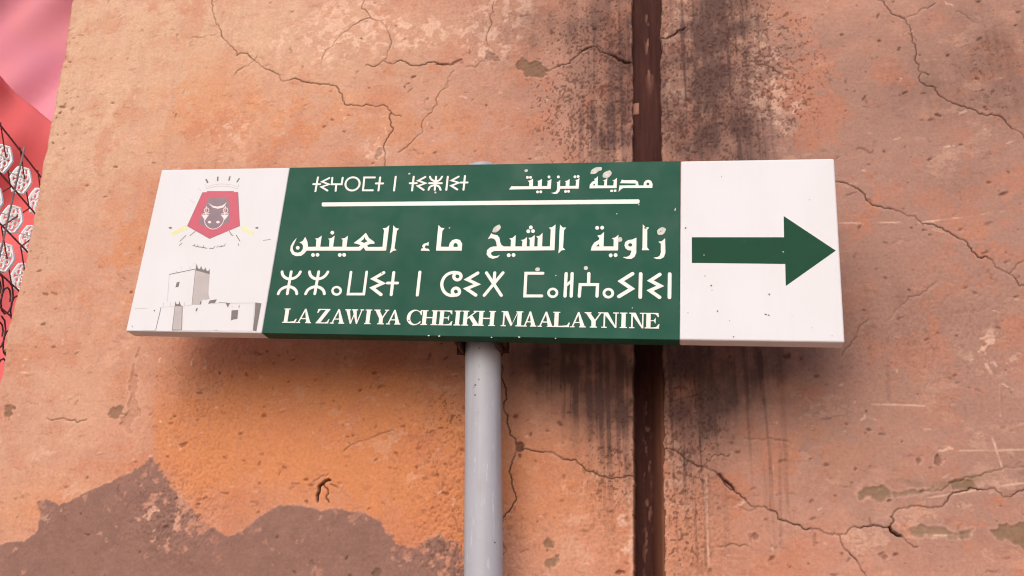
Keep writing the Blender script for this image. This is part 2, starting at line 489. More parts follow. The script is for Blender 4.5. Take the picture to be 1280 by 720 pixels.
# vertical run-off streaks under and beside the joint
for (x0_, ya, yb, hw, am) in ((872, 430, 585, .0022, .55), (879, 430, 712, .0018, .5), (883, 445, 712, .0014, -.5), (886, 455, 700, .0012, .35), (945, 440, 520, .003, .5), (951, 450, 530, .0018, .5), (962, 520, 640, .0015, .35), (975, 540, 700, .0012, .3),
                              (983, 500, 640, .0014, .3), (712, 432, 520, .003, .35), (716, 500, 560, .002, .4), (858, 40, 170, .002, -.45), (862, 20, 190, .0018, -.35), (876, 10, 160, .004, .4), (728, 110, 205, .002, .3),
                              (755, 120, 205, .006, .35), (805, 0, 0, .001, 0), (933, 150, 205, .002, .35), (1110, 440, 500, .002, .25), (1000, 0, 90, .002, .2), (1002, 20, 90, .002, .2), (1235, 20, 110, .004, .2), (1250, 480, 520, .001, -.4), (640, 430, 470, .004, .2)):
    if am == 0: continue
    Pp = rough_line(wline([(x0_, ya), (x0_ + (yb - ya) * 0.012, yb)]), 0.006, 4)
    for sl, mk in stroke(Pp, hw, 0.0022):
        tgt = stain_and_shade if am > 0 else pale
        tgt[sl] = np.maximum(tgt[sl], mk * abs(am) * 1.1 * sstep(0.36, 0.60, n_mid[sl]) * (0.3 + 0.9 * n_fin[sl]))
        depth[sl] += 0.0004 * mk * (1 if am > 0 else -1)

# the brownish mauve coat painted over the foot of the wall
pp = [(-700, 700), (-60, 690), (0, 682), (30, 676), (46, 666), (52, 642), (47, 628), (58, 624), (74, 630), (88, 627), (100, 619), (140, 600), (170, 585), (188, 573), (198, 580), (209, 600), (222, 618), (240, 640),
      (262, 659), (285, 668), (300, 666), (315, 655), (330, 641), (345, 633), (375, 632), (400, 638), (430, 636), (452, 640), (475, 650), (487, 668), (500, 682), (520, 685), (540, 672), (555, 668), (574, 680), (580, 705), (590, 760), (610, 1100)]
PP = wline(pp)
PP = np.vstack([rough_line(PP, 0.035, 3), [[PP[-1][0], -0.2], [-3.0, -0.2]]])
warp = (n_fin - 0.5) * 0.012 + (n_pl - 0.5) * 0.010
sl = cols(-3, PP[:, 0].max() + .02, -0.1, PP[:, 1].max() + 0.02)
ins_sd = None
X, Z = U[sl], V[sl]
ins = inside(PP, X, Z)
dm = np.full(X.shape, 0.05)
for a, b_ in zip(PP[:-2], PP[1:-1]):
    s2 = (np.abs(X - (a[0] + b_[0]) / 2) < 0.05) & (np.abs(Z - (a[1] + b_[1]) / 2) < 0.05)
    x = X[s2]; z = Z[s2]
    d = b_ - a; L2 = max(d @ d, 1e-12)
    k = np.clip(((x - a[0]) * d[0] + (z - a[1]) * d[1]) / L2, 0, 1)
    dm[s2] = np.minimum(dm[s2], np.hypot(x - a[0] - k * d[0], z - a[1] - k * d[1]))
sdp = np.where(ins, dm, -dm) + warp[sl] * (0.55 + 1.4 * coarse[sl])
pm = np.clip(sdp / 0.003 + 0.5, 0, 1)
wearp = sstep(0.56, 0.66, n_pl[sl] + 0.16 * np.clip(coarse[sl], 0, 1) * 0.6 - np.clip(sdp, 0, 0.05) * 2.2)
wear2 = sstep(0.60, 0.66, n_pl[sl] * 0.6 + n_mid[sl] * 0.4 - np.clip(sdp, 0, 0.08) * 1.6) * 0.5
patch[sl] = pm * (1 - wear2) * (1 - 0.85 * wearp * np.clip(coarse[sl] * 1.6, 0, 1)) * (0.9 + 0.1 * n_mid[sl])
depth[sl] -= pm * 0.0012
ochre[sl] *= (1 - pm); faded_lit[sl] *= (1 - 0.8 * pm)

# cracks
CR = [
 ([(266, -8), (265, 5), (268, 20), (276, 38), (290, 58), (312, 70), (330, 85), (352, 101), (375, 100), (390, 104), (417, 107), (428, 118), (447, 132), (478, 131), (490, 142)], .0011, .8),
 ([(489, 141), (488, 150), (481, 178), (481, 210)], .0011, .85), ([(490, 142), (502, 146)], .0006, .6), ([(322, 70), (305, 84), (292, 95)], .0006, .6), ([(272, 42), (240, 47)], .0004, .5),
 ([(457, -5), (463, 22), (484, 35), (487, 62), (481, 76)], .0008, .7), ([(463, 22), (440, 32), (418, 55), (403, 75)], .0008, .7),
 ([(457, 82), (480, 76), (492, 80), (515, 82), (535, 78), (553, 81), (577, 74)], .0011, .85), ([(545, 80), (565, 80), (578, 74)], .0014, .7), ([(582, 84), (595, 84), (610, 77)], .0007, .7),
 ([(568, 88), (560, 108), (545, 122), (540, 140), (528, 165), (510, 182), (497, 190)], .0007, .6), ([(617, 2), (612, 35), (611, 64)], .0007, .7), ([(555, 112), (565, 100)], .0004, .5),
 ([(686, 88), (705, 80), (725, 65), (745, 58), (760, 67), (775, 75), (791, 78)], .0012, .85), ([(764, 68), (778, 76), (789, 78)], .0022, .9), ([(722, 66), (740, 58)], .0015, .8),
 ([(827, 48), (838, 46), (847, 39), (856, 35)], .0017, .9), ([(898, 38), (915, 55), (925, 65), (935, 76), (960, 82), (975, 92), (990, 103)], .0008, .7),
 ([(1088, -8), (1108, 8), (1125, 20), (1131, 22), (1140, 40), (1145, 55), (1145, 75), (1150, 88), (1162, 93)], .0010, .8), ([(1131, 22), (1150, 12), (1170, 3)], .0006, .6), ([(1152, 90), (1158, 106), (1180, 122), (1205, 132), (1225, 142), (1240, 141), (1255, 148), (1265, 160), (1290, 180)], .0011, .85),
 ([(1135, 40), (1146, 52)], .0005, .5), ([(1195, 14), (1218, 28)], .0004, .5),
 ([(1030, 226), (1046, 227), (1065, 232), (1078, 240), (1092, 257), (1115, 261), (1145, 270), (1165, 280), (1190, 293), (1210, 308), (1222, 322), (1233, 321), (1245, 335), (1262, 343), (1275, 358), (1300, 368)], .0013, .9), ([(1262, 343), (1270, 332), (1280, 325)], .0007, .6),
 ([(627, 455), (628, 475), (632, 490), (629, 510), (635, 530), (648, 556)], .0011, .9), ([(648, 558), (640, 575), (641, 610), (636, 640), (626, 662)], .0012, .9),
 ([(648, 558), (665, 563), (695, 568), (720, 575), (745, 592), (765, 598), (793, 594)], .0012, .9), ([(628, 660), (632, 690), (628, 730)], .0008, .7),
 ([(831, 560), (845, 563), (865, 578), (880, 583), (905, 600), (920, 615), (938, 632), (965, 638), (985, 652), (1000, 656), (1025, 662), (1050, 669), (1062, 692), (1075, 708), (1090, 730)], .0013, .95), ([(898, 592), (908, 602), (918, 612)], .0022, .9),
 ([(1050, 669), (1062, 662), (1085, 658), (1112, 659), (1135, 635), (1150, 632), (1175, 633), (1200, 615), (1215, 609), (1230, 612), (1255, 622), (1290, 610)], .0011, .85), ([(1112, 659), (1118, 666), (1128, 671)], .0024, .8), ([(1130, 672), (1147, 684)], .0010, .8),
 ([(835, 502), (850, 499), (878, 494)], .0010, .8), ([(896, 683), (935, 682)], .0006, .6), ([(880, 583), (890, 570), (912, 568)], .0006, .6), ([(922, 632), (945, 636)], .0006, .6),
 ([(397, 627), (399, 614), (405, 603), (413, 600)], .0030, .95), ([(405, 604), (410, 612), (408, 622), (412, 628)], .0012, .7), ([(392, 602), (400, 597), (410, 592)], .0008, .6), ([(413, 605), (422, 610)], .0008, .6), ([(430, 565), (440, 556), (470, 545), (495, 540)], .0004, .5), ([(60, 523), (85, 525), (108, 524)], .0012, .55), ([(1150, 615), (1200, 601), (1240, 590), (1290, 582)], .0006, .45),
 ([(1052, 445), (1072, 420), (1085, 400)], .0006, .5), ([(1110, 400), (1150, 370), (1172, 352)], .0005, .35), ([(930, 548), (990, 555)], .0004, .3), ([(215, 450), (230, 470)], .0004, .3),
]
for P, hw, am in CR:
    Pp = rough_line(wline(P), 0.11, 4)
    big_c = hw > 0.0013
    for sl, mk in stroke(Pp, hw * (0.62 if big_c else 0.44), 0.00125):
        brk = 0.60 + 0.40 * sstep(0.34, 0.56, n_mid[sl])          # hairlines open and close along their run
        dirt[sl] = np.maximum(dirt[sl], mk * min(1, am * 1.2) * brk)
        depth[sl] += mk * (0.0022 if big_c else 0.0012) * brk
    for sl, mk in stroke(Pp + [0.0006, -0.0026], hw, 0.004):      # lighter lip under the crack
        pale[sl] = np.maximum(pale[sl], mk * 0.16 * n_mid[sl])

# pale scratches
for P, hw, am in (([(1046, 279), (1150, 278), (1200, 272), (1285, 260)], .0007, .6), ([(1090, 505), (1160, 507)], .0008, .5), ([(1200, 563), (1285, 562)], .0008, .5), ([(1160, 622), (1285, 603)], .0009, .5), ([(1240, 545), (1255, 590)], .0009, .6), ([(1232, 455), (1240, 470)], .002, .6), ([(1140, 668), (1215, 668)], .001, .5)):
    for sl, mk in stroke(rough_line(wline(P), 0.006, 4), hw, 0.0015):
        pale[sl] = np.maximum(pale[sl], mk * am * sstep(0.30, 0.60, n_mid[sl]))

# spalls, flakes and holes: polygon, depth, dirt, staining, pale rim
FL = [
 ([(608, 77), (611, 64), (620, 68), (624, 76)], .004, .45, .1), ([(646, 75), (650, 72), (660, 78), (668, 76), (678, 78), (688, 87), (676, 97), (664, 96), (655, 90)], .0035, .30, .2),
 ([(1074, 615), (1080, 608), (1105, 606), (1113, 612), (1112, 620), (1090, 622), (1076, 624)], .003, .12, .30), ([(1115, 616), (1140, 612), (1168, 606), (1168, 611), (1140, 618), (1118, 622)], .0022, .06, .22), ([(1188, 603), (1200, 599), (1215, 602), (1214, 610), (1192, 612)], .003, .15, .35),
 ([(1134, 662), (1170, 658), (1215, 661), (1212, 667), (1170, 668), (1140, 669)], .0022, .05, .22), ([(1238, 662), (1252, 656), (1300, 656), (1300, 672), (1255, 672), (1242, 668)], .003, .10, .34),
 ([(169, 447), (174, 434), (170, 470), (168, 500), (163, 540), (159, 540), (162, 500), (163, 470)], .0035, .15, .15), ([(134, 518), (140, 508), (152, 505), (155, 518), (145, 523)], .003, .2, .2),
 ([(5, 508), (12, 505), (18, 510), (15, 519), (8, 520)], .004, .25, .2), ([(680, 680), (684, 672), (692, 676), (691, 684), (684, 684)], .003, .15, .25), ([(680, 706), (690, 698), (697, 694), (694, 706), (686, 713)], .003, .15, .25),
 ([(465, 717), (470, 709), (476, 713), (474, 722), (466, 722)], .004, .35, .2), ([(386, 704), (390, 700), (393, 706), (388, 709)], .002, .2, .1), ([(785, 500), (789, 497), (791, 507), (786, 508)], .004, .6, .1),
 ([(1168, 573), (1172, 570), (1176, 575), (1173, 581), (1168, 580)], .004, .5, .1), ([(1146, 575), (1149, 572), (1152, 577), (1148, 580)], .003, .5, .1), ([(644, 555), (650, 552), (656, 557), (650, 564), (643, 562)], .005, .7, 0), ([(934, 668), (942, 666), (947, 674), (936, 675)], .003, .45, .1),
 ([(1098, 694), (1104, 690), (1109, 696), (1100, 697)], .003, .4, .1), ([(845, 25), (858, 22), (866, 30), (860, 42), (846, 40)], -.001, 0, 0), ([(469, 190), (473, 186), (477, 192), (472, 200), (468, 198)], .003, .4, .1), ([(528, 124), (534, 122), (537, 126), (530, 130)], .003, .4, .1),
]
for P, dp, di, st in FL:
    Pw = wline(P)
    Pw = rough_line(np.vstack([Pw, Pw[:1]]), 0.14, 3)[:-1]
    sl, mk, sd_ = polymask(Pw, 0.0022)
    sd2 = sd_ + (n_fin[sl] - 0.5) * 0.008 + (n_pl[sl] - 0.5) * 0.006
    mk = np.clip(sd2 / 0.0035 + 0.5, 0, 1)
    depth[sl] += mk * dp * 0.7 * (0.6 + 0.8 * n_fin[sl])
    if st > 0.16:
        mortar[sl] = np.maximum(mortar[sl], mk * min(1, 0.35 + st * 2.0))
    dirt[sl] = np.maximum(dirt[sl], mk * di * (0.4 + n_pl[sl]))
    rim = np.clip(1 - np.abs(sd2 + 0.0028) / 0.0022, 0, 1)
    pale[sl] = np.maximum(pale[sl], rim * 0.20 * n_mid[sl] * 1.6)
for P, hw in (([(1165, 606), (1215, 598), (1290, 588)], .0035), ([(1075, 605), (1110, 600), (1150, 606)], .002)):
    for sl, mk in stroke(rough_line(wline(P), 0.03, 3), hw, 0.005):
        mortar[sl] = np.maximum(mortar[sl], mk * 0.7 * sstep(.4, .6, n_mid[sl]))

# scattered pits and knocks
def pits(n, box, rmin, rmax, di):
    for _ in range(n):
        px = rng.uniform(box[0], box[2]); py = rng.uniform(box[1], box[3])
        c = at(px, py, 0)[[0, 2]]
        r = rmin * (rmax / rmin) ** (rng.random() ** 2.2); asp = rng.uniform(0.9, 2.6); an = rng.normal(0.15, 0.6)
        ca, sa_ = math.cos(an), math.sin(an)
        R_ = r * asp + 0.003
        sl = cols(c[0] - R_, c[0] + R_, c[1] - R_, c[1] + R_)
        x = U[sl] - c[0]; z = V[sl] - c[1]
        q = np.hypot((x * ca + z * sa_) / (r * asp), (-x * sa_ + z * ca) / r) + (n_fin[sl] - 0.5) * 1.3 + (n_spk[sl] - .5) * 0.9
        mk = np.clip((1.15 - q) / 0.5, 0, 1)
        depth[sl] += mk * min(0.004, r * 0.9)
        dirt[sl] = np.maximum(dirt[sl], mk * di * rng.uniform(0.5, 1.1))
pits(230, (0, 0, 1290, 725), 0.0008, 0.0030, 0.55)
pits(40, (58, 40, 100, 190), 0.0012, 0.004, 0.5)
pits(26, (5, 200, 70, 420), 0.0012, 0.004, 0.45)
pits(120, (640, 0, 1280, 205), 0.0009, 0.0035, 0.55)
pits(110, (640, 440, 1280, 720), 0.0009, 0.0035, 0.55)
pits(50, (180, 440, 600, 640), 0.0010, 0.0035, 0.5)
pits(25, (1060, 200, 1280, 430), 0.001, 0.004, 0.5)

# scuffs and scrapes: short dark and pale dashes of every size
def scuffs(n, box, lmax, dark):
    for _ in range(n):
        px = rng.uniform(box[0], box[2]); py = rng.uniform(box[1], box[3])
        c = at(px, py, 0)[[0, 2]]
        L_ = 0.004 * (lmax / 0.004) ** (rng.random() ** 1.6); an = rng.normal(0.05, 0.35) if rng.random() < .75 else rng.normal(1.55, .2)
        d = np.array([math.cos(an), math.sin(an)]) * L_ / 2
        P = rough_line([c - d, c, c + d], 0.16, 2)
        hw = rng.uniform(0.0002, 0.0016); am = rng.uniform(0.15, 0.55); dk = rng.random() < dark
        for sl, mk in stroke(P, hw, 0.002):
            m2 = mk * am * sstep(0.34, 0.55, n_fin[sl])
            if dk:
                dirt[sl] = np.maximum(dirt[sl], m2 * 0.8); depth[sl] += m2 * 0.0012
            else:
                pale[sl] = np.maximum(pale[sl], m2); depth[sl] -= m2 * 0.0005
scuffs(420, (640, 0, 1290, 725), 0.030, .60)
scuffs(160, (0, 0, 640, 215), 0.022, .55)
scuffs(160, (180, 430, 600, 660), 0.018, .70)
scuffs(50, (0, 300, 190, 640), 0.022, .6)
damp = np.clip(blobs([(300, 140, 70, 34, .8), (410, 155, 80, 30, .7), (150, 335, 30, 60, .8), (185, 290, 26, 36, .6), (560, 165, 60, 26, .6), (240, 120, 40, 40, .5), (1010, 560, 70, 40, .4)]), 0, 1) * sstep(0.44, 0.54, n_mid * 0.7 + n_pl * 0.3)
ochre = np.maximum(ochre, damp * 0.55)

# the arris is chipped
ar = np.clip(1 - np.abs(U - edge_x(zs)[:, None]) / 0.03, 0, 1) * front
depth += ar * sstep(0.56, 0.7, n_mid) * 0.004 - ar * 0.0
shift_edge = (fbm(V32 * 22, V32 * 3.1, 63, 4) - 0.5) * 0.007 + (fbm(V32 * 120, V32 * 7, 73, 2) - .5) * 0.002
# vertical joint chased into the wall
jw = 0.0285 - 0.0035 * np.clip((2.75 - V) / 1.1, 0, 1)
jitter = (fbm(V32 * 30, V32 * 5, 83, 5, 0.6) - 0.5) * 0.009 + (n_fin - .5) * 0.004
jd = np.abs(U - joint_x(V)) + jitter * np.where(U > joint_x(V), 1, .6)
jm = np.clip((jw - jd) / 0.0025, 0, 1) * front
depth = depth * (1 - jm) + jm * 0.052
lip = np.clip(1 - np.abs(jd - jw - 0.004) / 0.005, 0, 1) * (U < joint_x(V)) * front
pale = np.maximum(pale, lip * 0.35 * np.clip((2.05 - V) / 0.35, 0, 1))  # left lip paler, the light it catches put into the colour
dirt = np.maximum(dirt, jm * 0.9)

nrm_corner = np.zeros(len(ss)); nrm_corner[npre:] = 1
nrm_corner[npre - 9 - 0:npre] = np.linspace(0, 1, 9)
k_in = nrm_corner[None, :]
Uf = U + shift_edge * (1 - np.clip((U - edge_x(zs)[:, None]) / 0.06, 0, 1)) + depth * (1 - k_in) * 0.6
Yf = Y + depth * k_in
nz, nx = U.shape
co = np.empty((nz * nx, 3), np.float32)
co[:, 0] = Uf.ravel(); co[:, 1] = Yf.ravel(); co[:, 2] = V.ravel()
idx = np.arange(nz * nx, dtype=np.int32).reshape(nz, nx)
q = np.stack([idx[:-1, :-1], idx[:-1, 1:], idx[1:, 1:], idx[1:, :-1]], -1).reshape(-1, 4)
# close the top, right end and back as a block
v0 = nz * nx
xr, yb_ = 7.0, 2.6
extra = np.array([[xr, yb_, -0.05], [xr, yb_, ZTOP]], np.float32)
co = np.vstack([co, extra])
me = bpy.data.meshes.new('building_wall')
top = list(idx[-1, :]) + [v0 + 1]
bk = [idx[0, 0], idx[-1, 0], v0 + 1, v0]
rt = list(idx[:, -1])[::-1] + [v0, v0 + 1]
ngons = [top, bk, rt]
nl = q.size + sum(len(n) for n in ngons)
me.vertices.add(len(co)); me.vertices.foreach_set('co', co.ravel())
me.loops.add(nl)
loops = np.concatenate([q.ravel()] + [np.array(n, np.int32) for n in ngons])
me.loops.foreach_set('vertex_index', loops)
npoly = len(q) + len(ngons)
starts = np.concatenate([np.arange(0, q.size, 4), q.size + np.cumsum([0] + [len(n) for n in ngons])[:-1]]).astype(np.int32)
me.polygons.add(npoly)
me.polygons.foreach_set('loop_start', starts)
me.update(calc_edges=True)
me.validate()
def colattr(me, name, chans):
    a = me.attributes.new(name, 'FLOAT_COLOR', 'POINT')
    buf = np.zeros((len(me.vertices), 4), np.float32)
    for i, c in enumerate(chans):
        buf[:c.size, i] = np.clip(c, 0, 1).ravel()
    a.data.foreach_set('color', buf.ravel())
colattr(me, 'mask_a', (stain_and_shade, patch, pale, faded_lit))
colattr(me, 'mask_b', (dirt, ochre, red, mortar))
me.polygons.foreach_set('use_smooth', np.array([True] * len(q) + [False] * len(ngons)))
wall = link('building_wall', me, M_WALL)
tag(wall, 'cracked salmon pink rendered wall with dark mould stains behind the direction sign', 'wall')

# strip of old brown paint at the bottom of the joint
fz = np.concatenate([np.arange(-0.04, 1.6, 0.04), np.arange(1.6, 3.0, 0.0025), np.arange(3.0, ZTOP - .01, 0.04)])
fs = np.linspace(-0.034, 0.034, 40)
FS, FZ = np.meshgrid(fs, fz)
fx = joint_x(FZ) + FS
up_ = sstep(2.2, 2.45, FZ)
low = 1 - up_
fy = 0.014 * up_ + 0.042 * low
fil = np.clip((FS - 0.004) / 0.018, 0, 1) * low * sstep(2.15, 1.85, FZ) * (0.8 + 0.4 * fbm(FZ * 20, FS * 40, 5, 3))
fy = fy - fil * 0.034 + (fbm(FS * 60, FZ * 6, 91, 4) - 0.5) * 0.007 + (fbm(FS * 160, FZ * 60, 95, 3) - .5) * 0.002
flake = sstep(0.60, 0.66, fbm(FS * 110 + 3, FZ * 28, 99, 3)) * np.exp(-((FS - 0.006) / 0.006) ** 2) * sstep(2.55, 2.68, FZ)
flake = np.maximum(flake, sstep(0.62, 0.68, fbm(FS * 200 + 3, FZ * 70, 103, 3)) * np.exp(-((FS + 0.003) / 0.007) ** 2) * sstep(2.05, 1.85, FZ) * .35)
c_ = at(794, 132, 0)
flake = np.maximum(flake, ((np.abs(fx - c_[0] - 0.001) < 0.006) & (np.abs(FZ - c_[2]) < 0.013)) * 0.8)
fy -= flake * 0.002
n1, n2 = FS.shape
ii = np.arange(n1 * n2).reshape(n1, n2)
qq = np.stack([ii[:-1, :-1], ii[:-1, 1:], ii[1:, 1:], ii[1:, :-1]], -1).reshape(-1, 4)
jme = mesh_from('joint_strip', np.stack([fx.ravel(), fy.ravel(), FZ.ravel()], 1), qq.tolist())
colattr(jme, 'mask_a', (fil, flake))
jme.polygons.foreach_set('use_smooth', np.ones(len(jme.polygons), bool))
jo = link('joint_strip', jme, M_JOINT, wall)
jo['label'] = 'dark brown painted vertical joint in the wall'

# ------------------------------------------------------------------ the direction sign
SO = np.array([-0.90996781, -0.16, 2.37522389])
SX = np.array([0.99862953, 0.0, -0.05233596])
SDN = np.array([-0.05233596, 0.0, -0.99862953])
SW, SH, STH = 1.2, 0.31645, 0.030
def uv(px, py):
    p = at(px, py, SO[1]) - SO
    return np.array([p @ SX, p @ SDN])
def sp(u, v, d=0.0):
    return SO + SX * u + SDN * v + np.array([0, d, 0])

PB = at(604.5, 720, -0.086); PT = at(603, 203, -0.086)
pdir = (PT - PB) / np.linalg.norm(PT - PB)
base = PB - pdir * (PB[2] / pdir[2])
BASE = Vector(base)
root = bpy.data.objects.new('direction_sign', None)
COL.objects.link(root)
root.location = BASE
tag(root, 'green and white arrow direction sign on a pale grey post in front of the wall', 'sign')

def part(name, verts, faces, mat, parent=root, smooth=False):
    v = [tuple(np.asarray(p) - base) for p in verts]
    m_ = mesh_from(name, v, faces)
    if smooth:
        m_.polygons.foreach_set('use_smooth', np.ones(len(m_.polygons), bool))
    return link(name, m_, mat, parent)

def panel(name, u0, u1, mat, bev):
    vs = [sp(u, v_, d) for d in (0, STH) for (u, v_) in ((u0, 0), (u1, 0), (u1, SH), (u0, SH))]
    fs_ = [(0, 3, 2, 1), (4, 5, 6, 7), (0, 1, 5, 4), (3, 7, 6, 2), (0, 4, 7, 3), (1, 2, 6, 5)]
    o = part(name, vs, fs_, mat)
    bm = bmesh.new(); bm.from_mesh(o.data)
    bmesh.ops.bevel(bm, geom=list(bm.edges), offset=bev, segments=3, affect='EDGES', profile=0.5)
    bm.to_mesh(o.data); bm.free()
    return o
PAN_L = panel('white_panel', 0.0, 0.2530, M_WHITE, 0.0022)
PAN_C = panel('green_panel', 0.2534, 0.9516, M_GREEN, 0.0010)
PAN_R = panel('white_panel', 0.9520, SW, M_WHITE, 0.0030)
PAN_L['label'] = 'white end panel printed with a crest and a fortress'
PAN_R['label'] = 'white end panel with a green arrow'

class Print:
    """flat print: polygons given in photo pixels, laid on the panel face, each a hair above the last"""
    def __init__(self): self.v = []; self.f = []; self.n = 0
    def poly(self, uvs, holes=()):
        self.n += 1
        d = -(0.00012 + 0.000006 * self.n)
        loops = [[Vector((p[0], p[1], 0)) for p in uvs]] + [[Vector((p[0], p[1], 0)) for p in h] for h in holes]
        tris = tessellate_polygon(loops)
        b0 = len(self.v)
        pts = [p for lp in loops for p in lp]
        self.v += [sp(p.x, p.y, d) for p in pts]
        for t_ in tris:
            a, b_, c__ = (pts[i] for i in t_)
            ar_ = (b_ - a).cross(c__ - a).z
            if abs(ar_) < 1e-12: continue
            self.f.append(tuple(b0 + i for i in (t_ if ar_ < 0 else t_[::-1])))
    def px(self, pts, holes=()):
        self.poly([uv(*p) for p in pts], [[uv(*p) for p in h] for h in holes])
    def line(self, pts, wpx, caps=True):
        """stroke of even width along pixel points, mitred"""
        P = [uv(*p) for p in pts]
        hw = wpx * 0.00141 / 2
        closed = len(P) > 3 and np.hypot(*(P[0] - P[-1])) < 1e-6
        if closed: P = P[:-1]
        n = len(P); Lf = []; Rt = []
        for i in range(n):
            if closed: a, b_, c__ = P[i - 1], P[i], P[(i + 1) % n]
            else: a, b_, c__ = P[max(i - 1, 0)], P[i], P[min(i + 1, n - 1)]
            d1 = b_ - a; d2 = c__ - b_
            if np.hypot(*d1) < 1e-9: d1 = d2
            if np.hypot(*d2) < 1e-9: d2 = d1
            d1 = d1 / np.hypot(*d1); d2 = d2 / np.hypot(*d2)
            n1_ = np.array([-d1[1], d1[0]]); n2_ = np.array([-d2[1], d2[0]])
            m_ = n1_ + n2_; m_ = m_ / max(np.hypot(*m_), 1e-6)
            k = min(1 / max(m_ @ n1_, 0.35), 2.2)
            ext = np.zeros(2)
            Lf.append(b_ + m_ * hw * k + ext); Rt.append(b_ - m_ * hw * k + ext)
        if closed:
            self.poly(Lf, [Rt]) if abs(area(Lf)) > abs(area(Rt)) else self.poly(Rt, [Lf])
        else:
            if caps:
                d0 = P[0] - P[1]; d0 = d0 / np.hypot(*d0); de = P[-1] - P[-2]; de = de / np.hypot(*de)
                s_ = [P[0] + d0 * hw * .75 + (Lf[0] - P[0]) * .55, P[0] + d0 * hw * .75 + (Rt[0] - P[0]) * .55]
                e_ = [P[-1] + de * hw * .75 + (Rt[-1] - P[-1]) * .55, P[-1] + de * hw * .75 + (Lf[-1] - P[-1]) * .55]
                self.poly([s_[0]] + Lf + [e_[1], e_[0]] + Rt[::-1] + [s_[1]])
            else:
                self.poly(Lf + Rt[::-1])
    def disc(self, c, rx, ry=None, rot=0.0, n=16, wob=0.0):
        ry = ry or rx
        pts = []
        for i in range(n):
            a = 2 * math.pi * i / n
            k = 1 + wob * math.sin(2.3 * a + c[0]) * .6 + wob * math.sin(5 * a + c[1]) * .4
            x, y = rx * k * math.cos(a), ry * k * math.sin(a)
            pts.append((c[0] + x * math.cos(rot) - y * math.sin(rot), c[1] + x * math.sin(rot) + y * math.cos(rot)))
        self.px(pts)
    def ring(self, c, rx, ry, wpx, n=28):
        pts = [(c[0] + rx * math.cos(2 * math.pi * i / n), c[1] + ry * math.sin(2 * math.pi * i / n)) for i in range(n)]
        self.line(pts + [pts[0]], wpx)
    def word(self, name, mat, parent):
        """close the word so far as one part and start the next"""
        self.build(name, mat, parent)
        self.v = []; self.f = []
    def build(self, name, mat, parent, label=None, small=False):
        o = part(name, self.v, self.f, mat, parent)
        if small: o['kind'] = 'stuff'
        if label: o['label'] = label
        return o

def area(P):
    return 0.5 * sum(a[0] * b_[1] - a[1] * b_[0] for a, b_ in zip(P, list(P[1:]) + [P[0]]))

def crop(x0, y0, s):
    def f_(*pts):
        return [(x0 + p[0] / s, y0 + p[1] / s) for p in pts]
    return f_

def smooth_path(pts, n=5):
    P = [np.array(p, float) for p in pts]; out = []
    for i in range(len(P) - 1):
        p0, p1, p2, p3 = P[max(i - 1, 0)], P[i], P[i + 1], P[min(i + 2, len(P) - 1)]
        for k in range(n):
            t_ = k / n
            out.append(tuple(0.5 * ((2 * p1) + (p2 - p0) * t_ + (2 * p0 - 5 * p1 + 4 * p2 - p3) * t_ ** 2 + (3 * p1 - p0 - 3 * p2 + p3) * t_ ** 3)))
    out.append(tuple(P[-1]))
    return out

# --- first Tifinagh line
pr = Print()
c = crop(385, 210, 11.636); W1 = 2.5
for P in (((145, 135), (108, 340)), ((75, 235), (180, 235)), ((312, 145), (205, 200), (305, 238), (195, 275), (285, 330)), ((355, 140), (345, 237), (490, 237), (505, 140)), ((412, 237), (402, 335)),
          ((975, 138), (820, 138), (800, 325), (945, 325)), ((1050, 135), (1025, 330)), ((985, 225), (1095, 225))):
    pr.line(c(*P), W1)
ringp = [(648 + 103 * math.cos(a) + 8 * -math.sin(a), 232 + 96 * math.sin(a)) for a in np.linspace(0, 2 * math.pi, 29)[:-1]]
pr.line(c(*(ringp + [ringp[0]])), W1)
pr.word('town_name_tifinagh', M_INK, PAN_C)
c = crop(485, 210, 11.636)
pr.line(c((113, 125), (88, 330)), W1)
pr.word('town_name_tifinagh', M_INK, PAN_C)
for P in (((375, 125), (350, 330)), ((315, 222), (420, 222)), ((545, 130), (440, 185), (545, 222), (435, 262), (520, 320)), ((700, 125), (680, 320)), ((598, 222), (785, 222)),
          ((870, 125), (848, 320)), ((1030, 125), (925, 182), (1030, 215), (920, 258), (1010, 315)), ((1120, 115), (1098, 320)), ((1055, 212), (1160, 212))):
    pr.line(c(*P), W1)
for P in (((610, 125), (630, 165), (690, 195), (750, 175), (788, 125)), ((590, 320), (612, 275), (680, 250), (740, 270), (765, 320))):
    pr.line(smooth_path(c(*P)), W1)
pr.build('town_name_tifinagh', M_INK, PAN_C)
# --- town name in Arabic
pr = Print()
c = crop(630, 205, 12.8)
pr.px(c((80, 408), (125, 350), (136, 358), (402, 356), (405, 290), (380, 272), (420, 262), (465, 235), (462, 357), (542, 355), (546, 285), (530, 272), (570, 262), (608, 240), (604, 355), (692, 353), (702, 285), (685, 274), (725, 262), (760, 240), (748, 398)))
pr.px(c((840, 292), (870, 285), (900, 258), (896, 356), (986, 355), (990, 290), (975, 276), (1015, 265), (1050, 240), (1046, 353), (1146, 350), (1156, 272), (1140, 258), (1180, 248), (1207, 225), (1195, 393), (900, 395), (885, 440), (850, 475), (800, 479), (755, 462), (800, 456), (835, 438), (850, 400), (854, 312)))
for x, y in ((375, 215), (424, 214), (720, 208), (537, 447), (588, 445), (870, 207), (1135, 205), (1186, 200), (985, 440), (1033, 438)):
    pr.disc(c((x, y))[0], 1.75)
pr.word('town_name_arabic', M_INK, PAN_C)
c = crop(720, 205, 12.8)
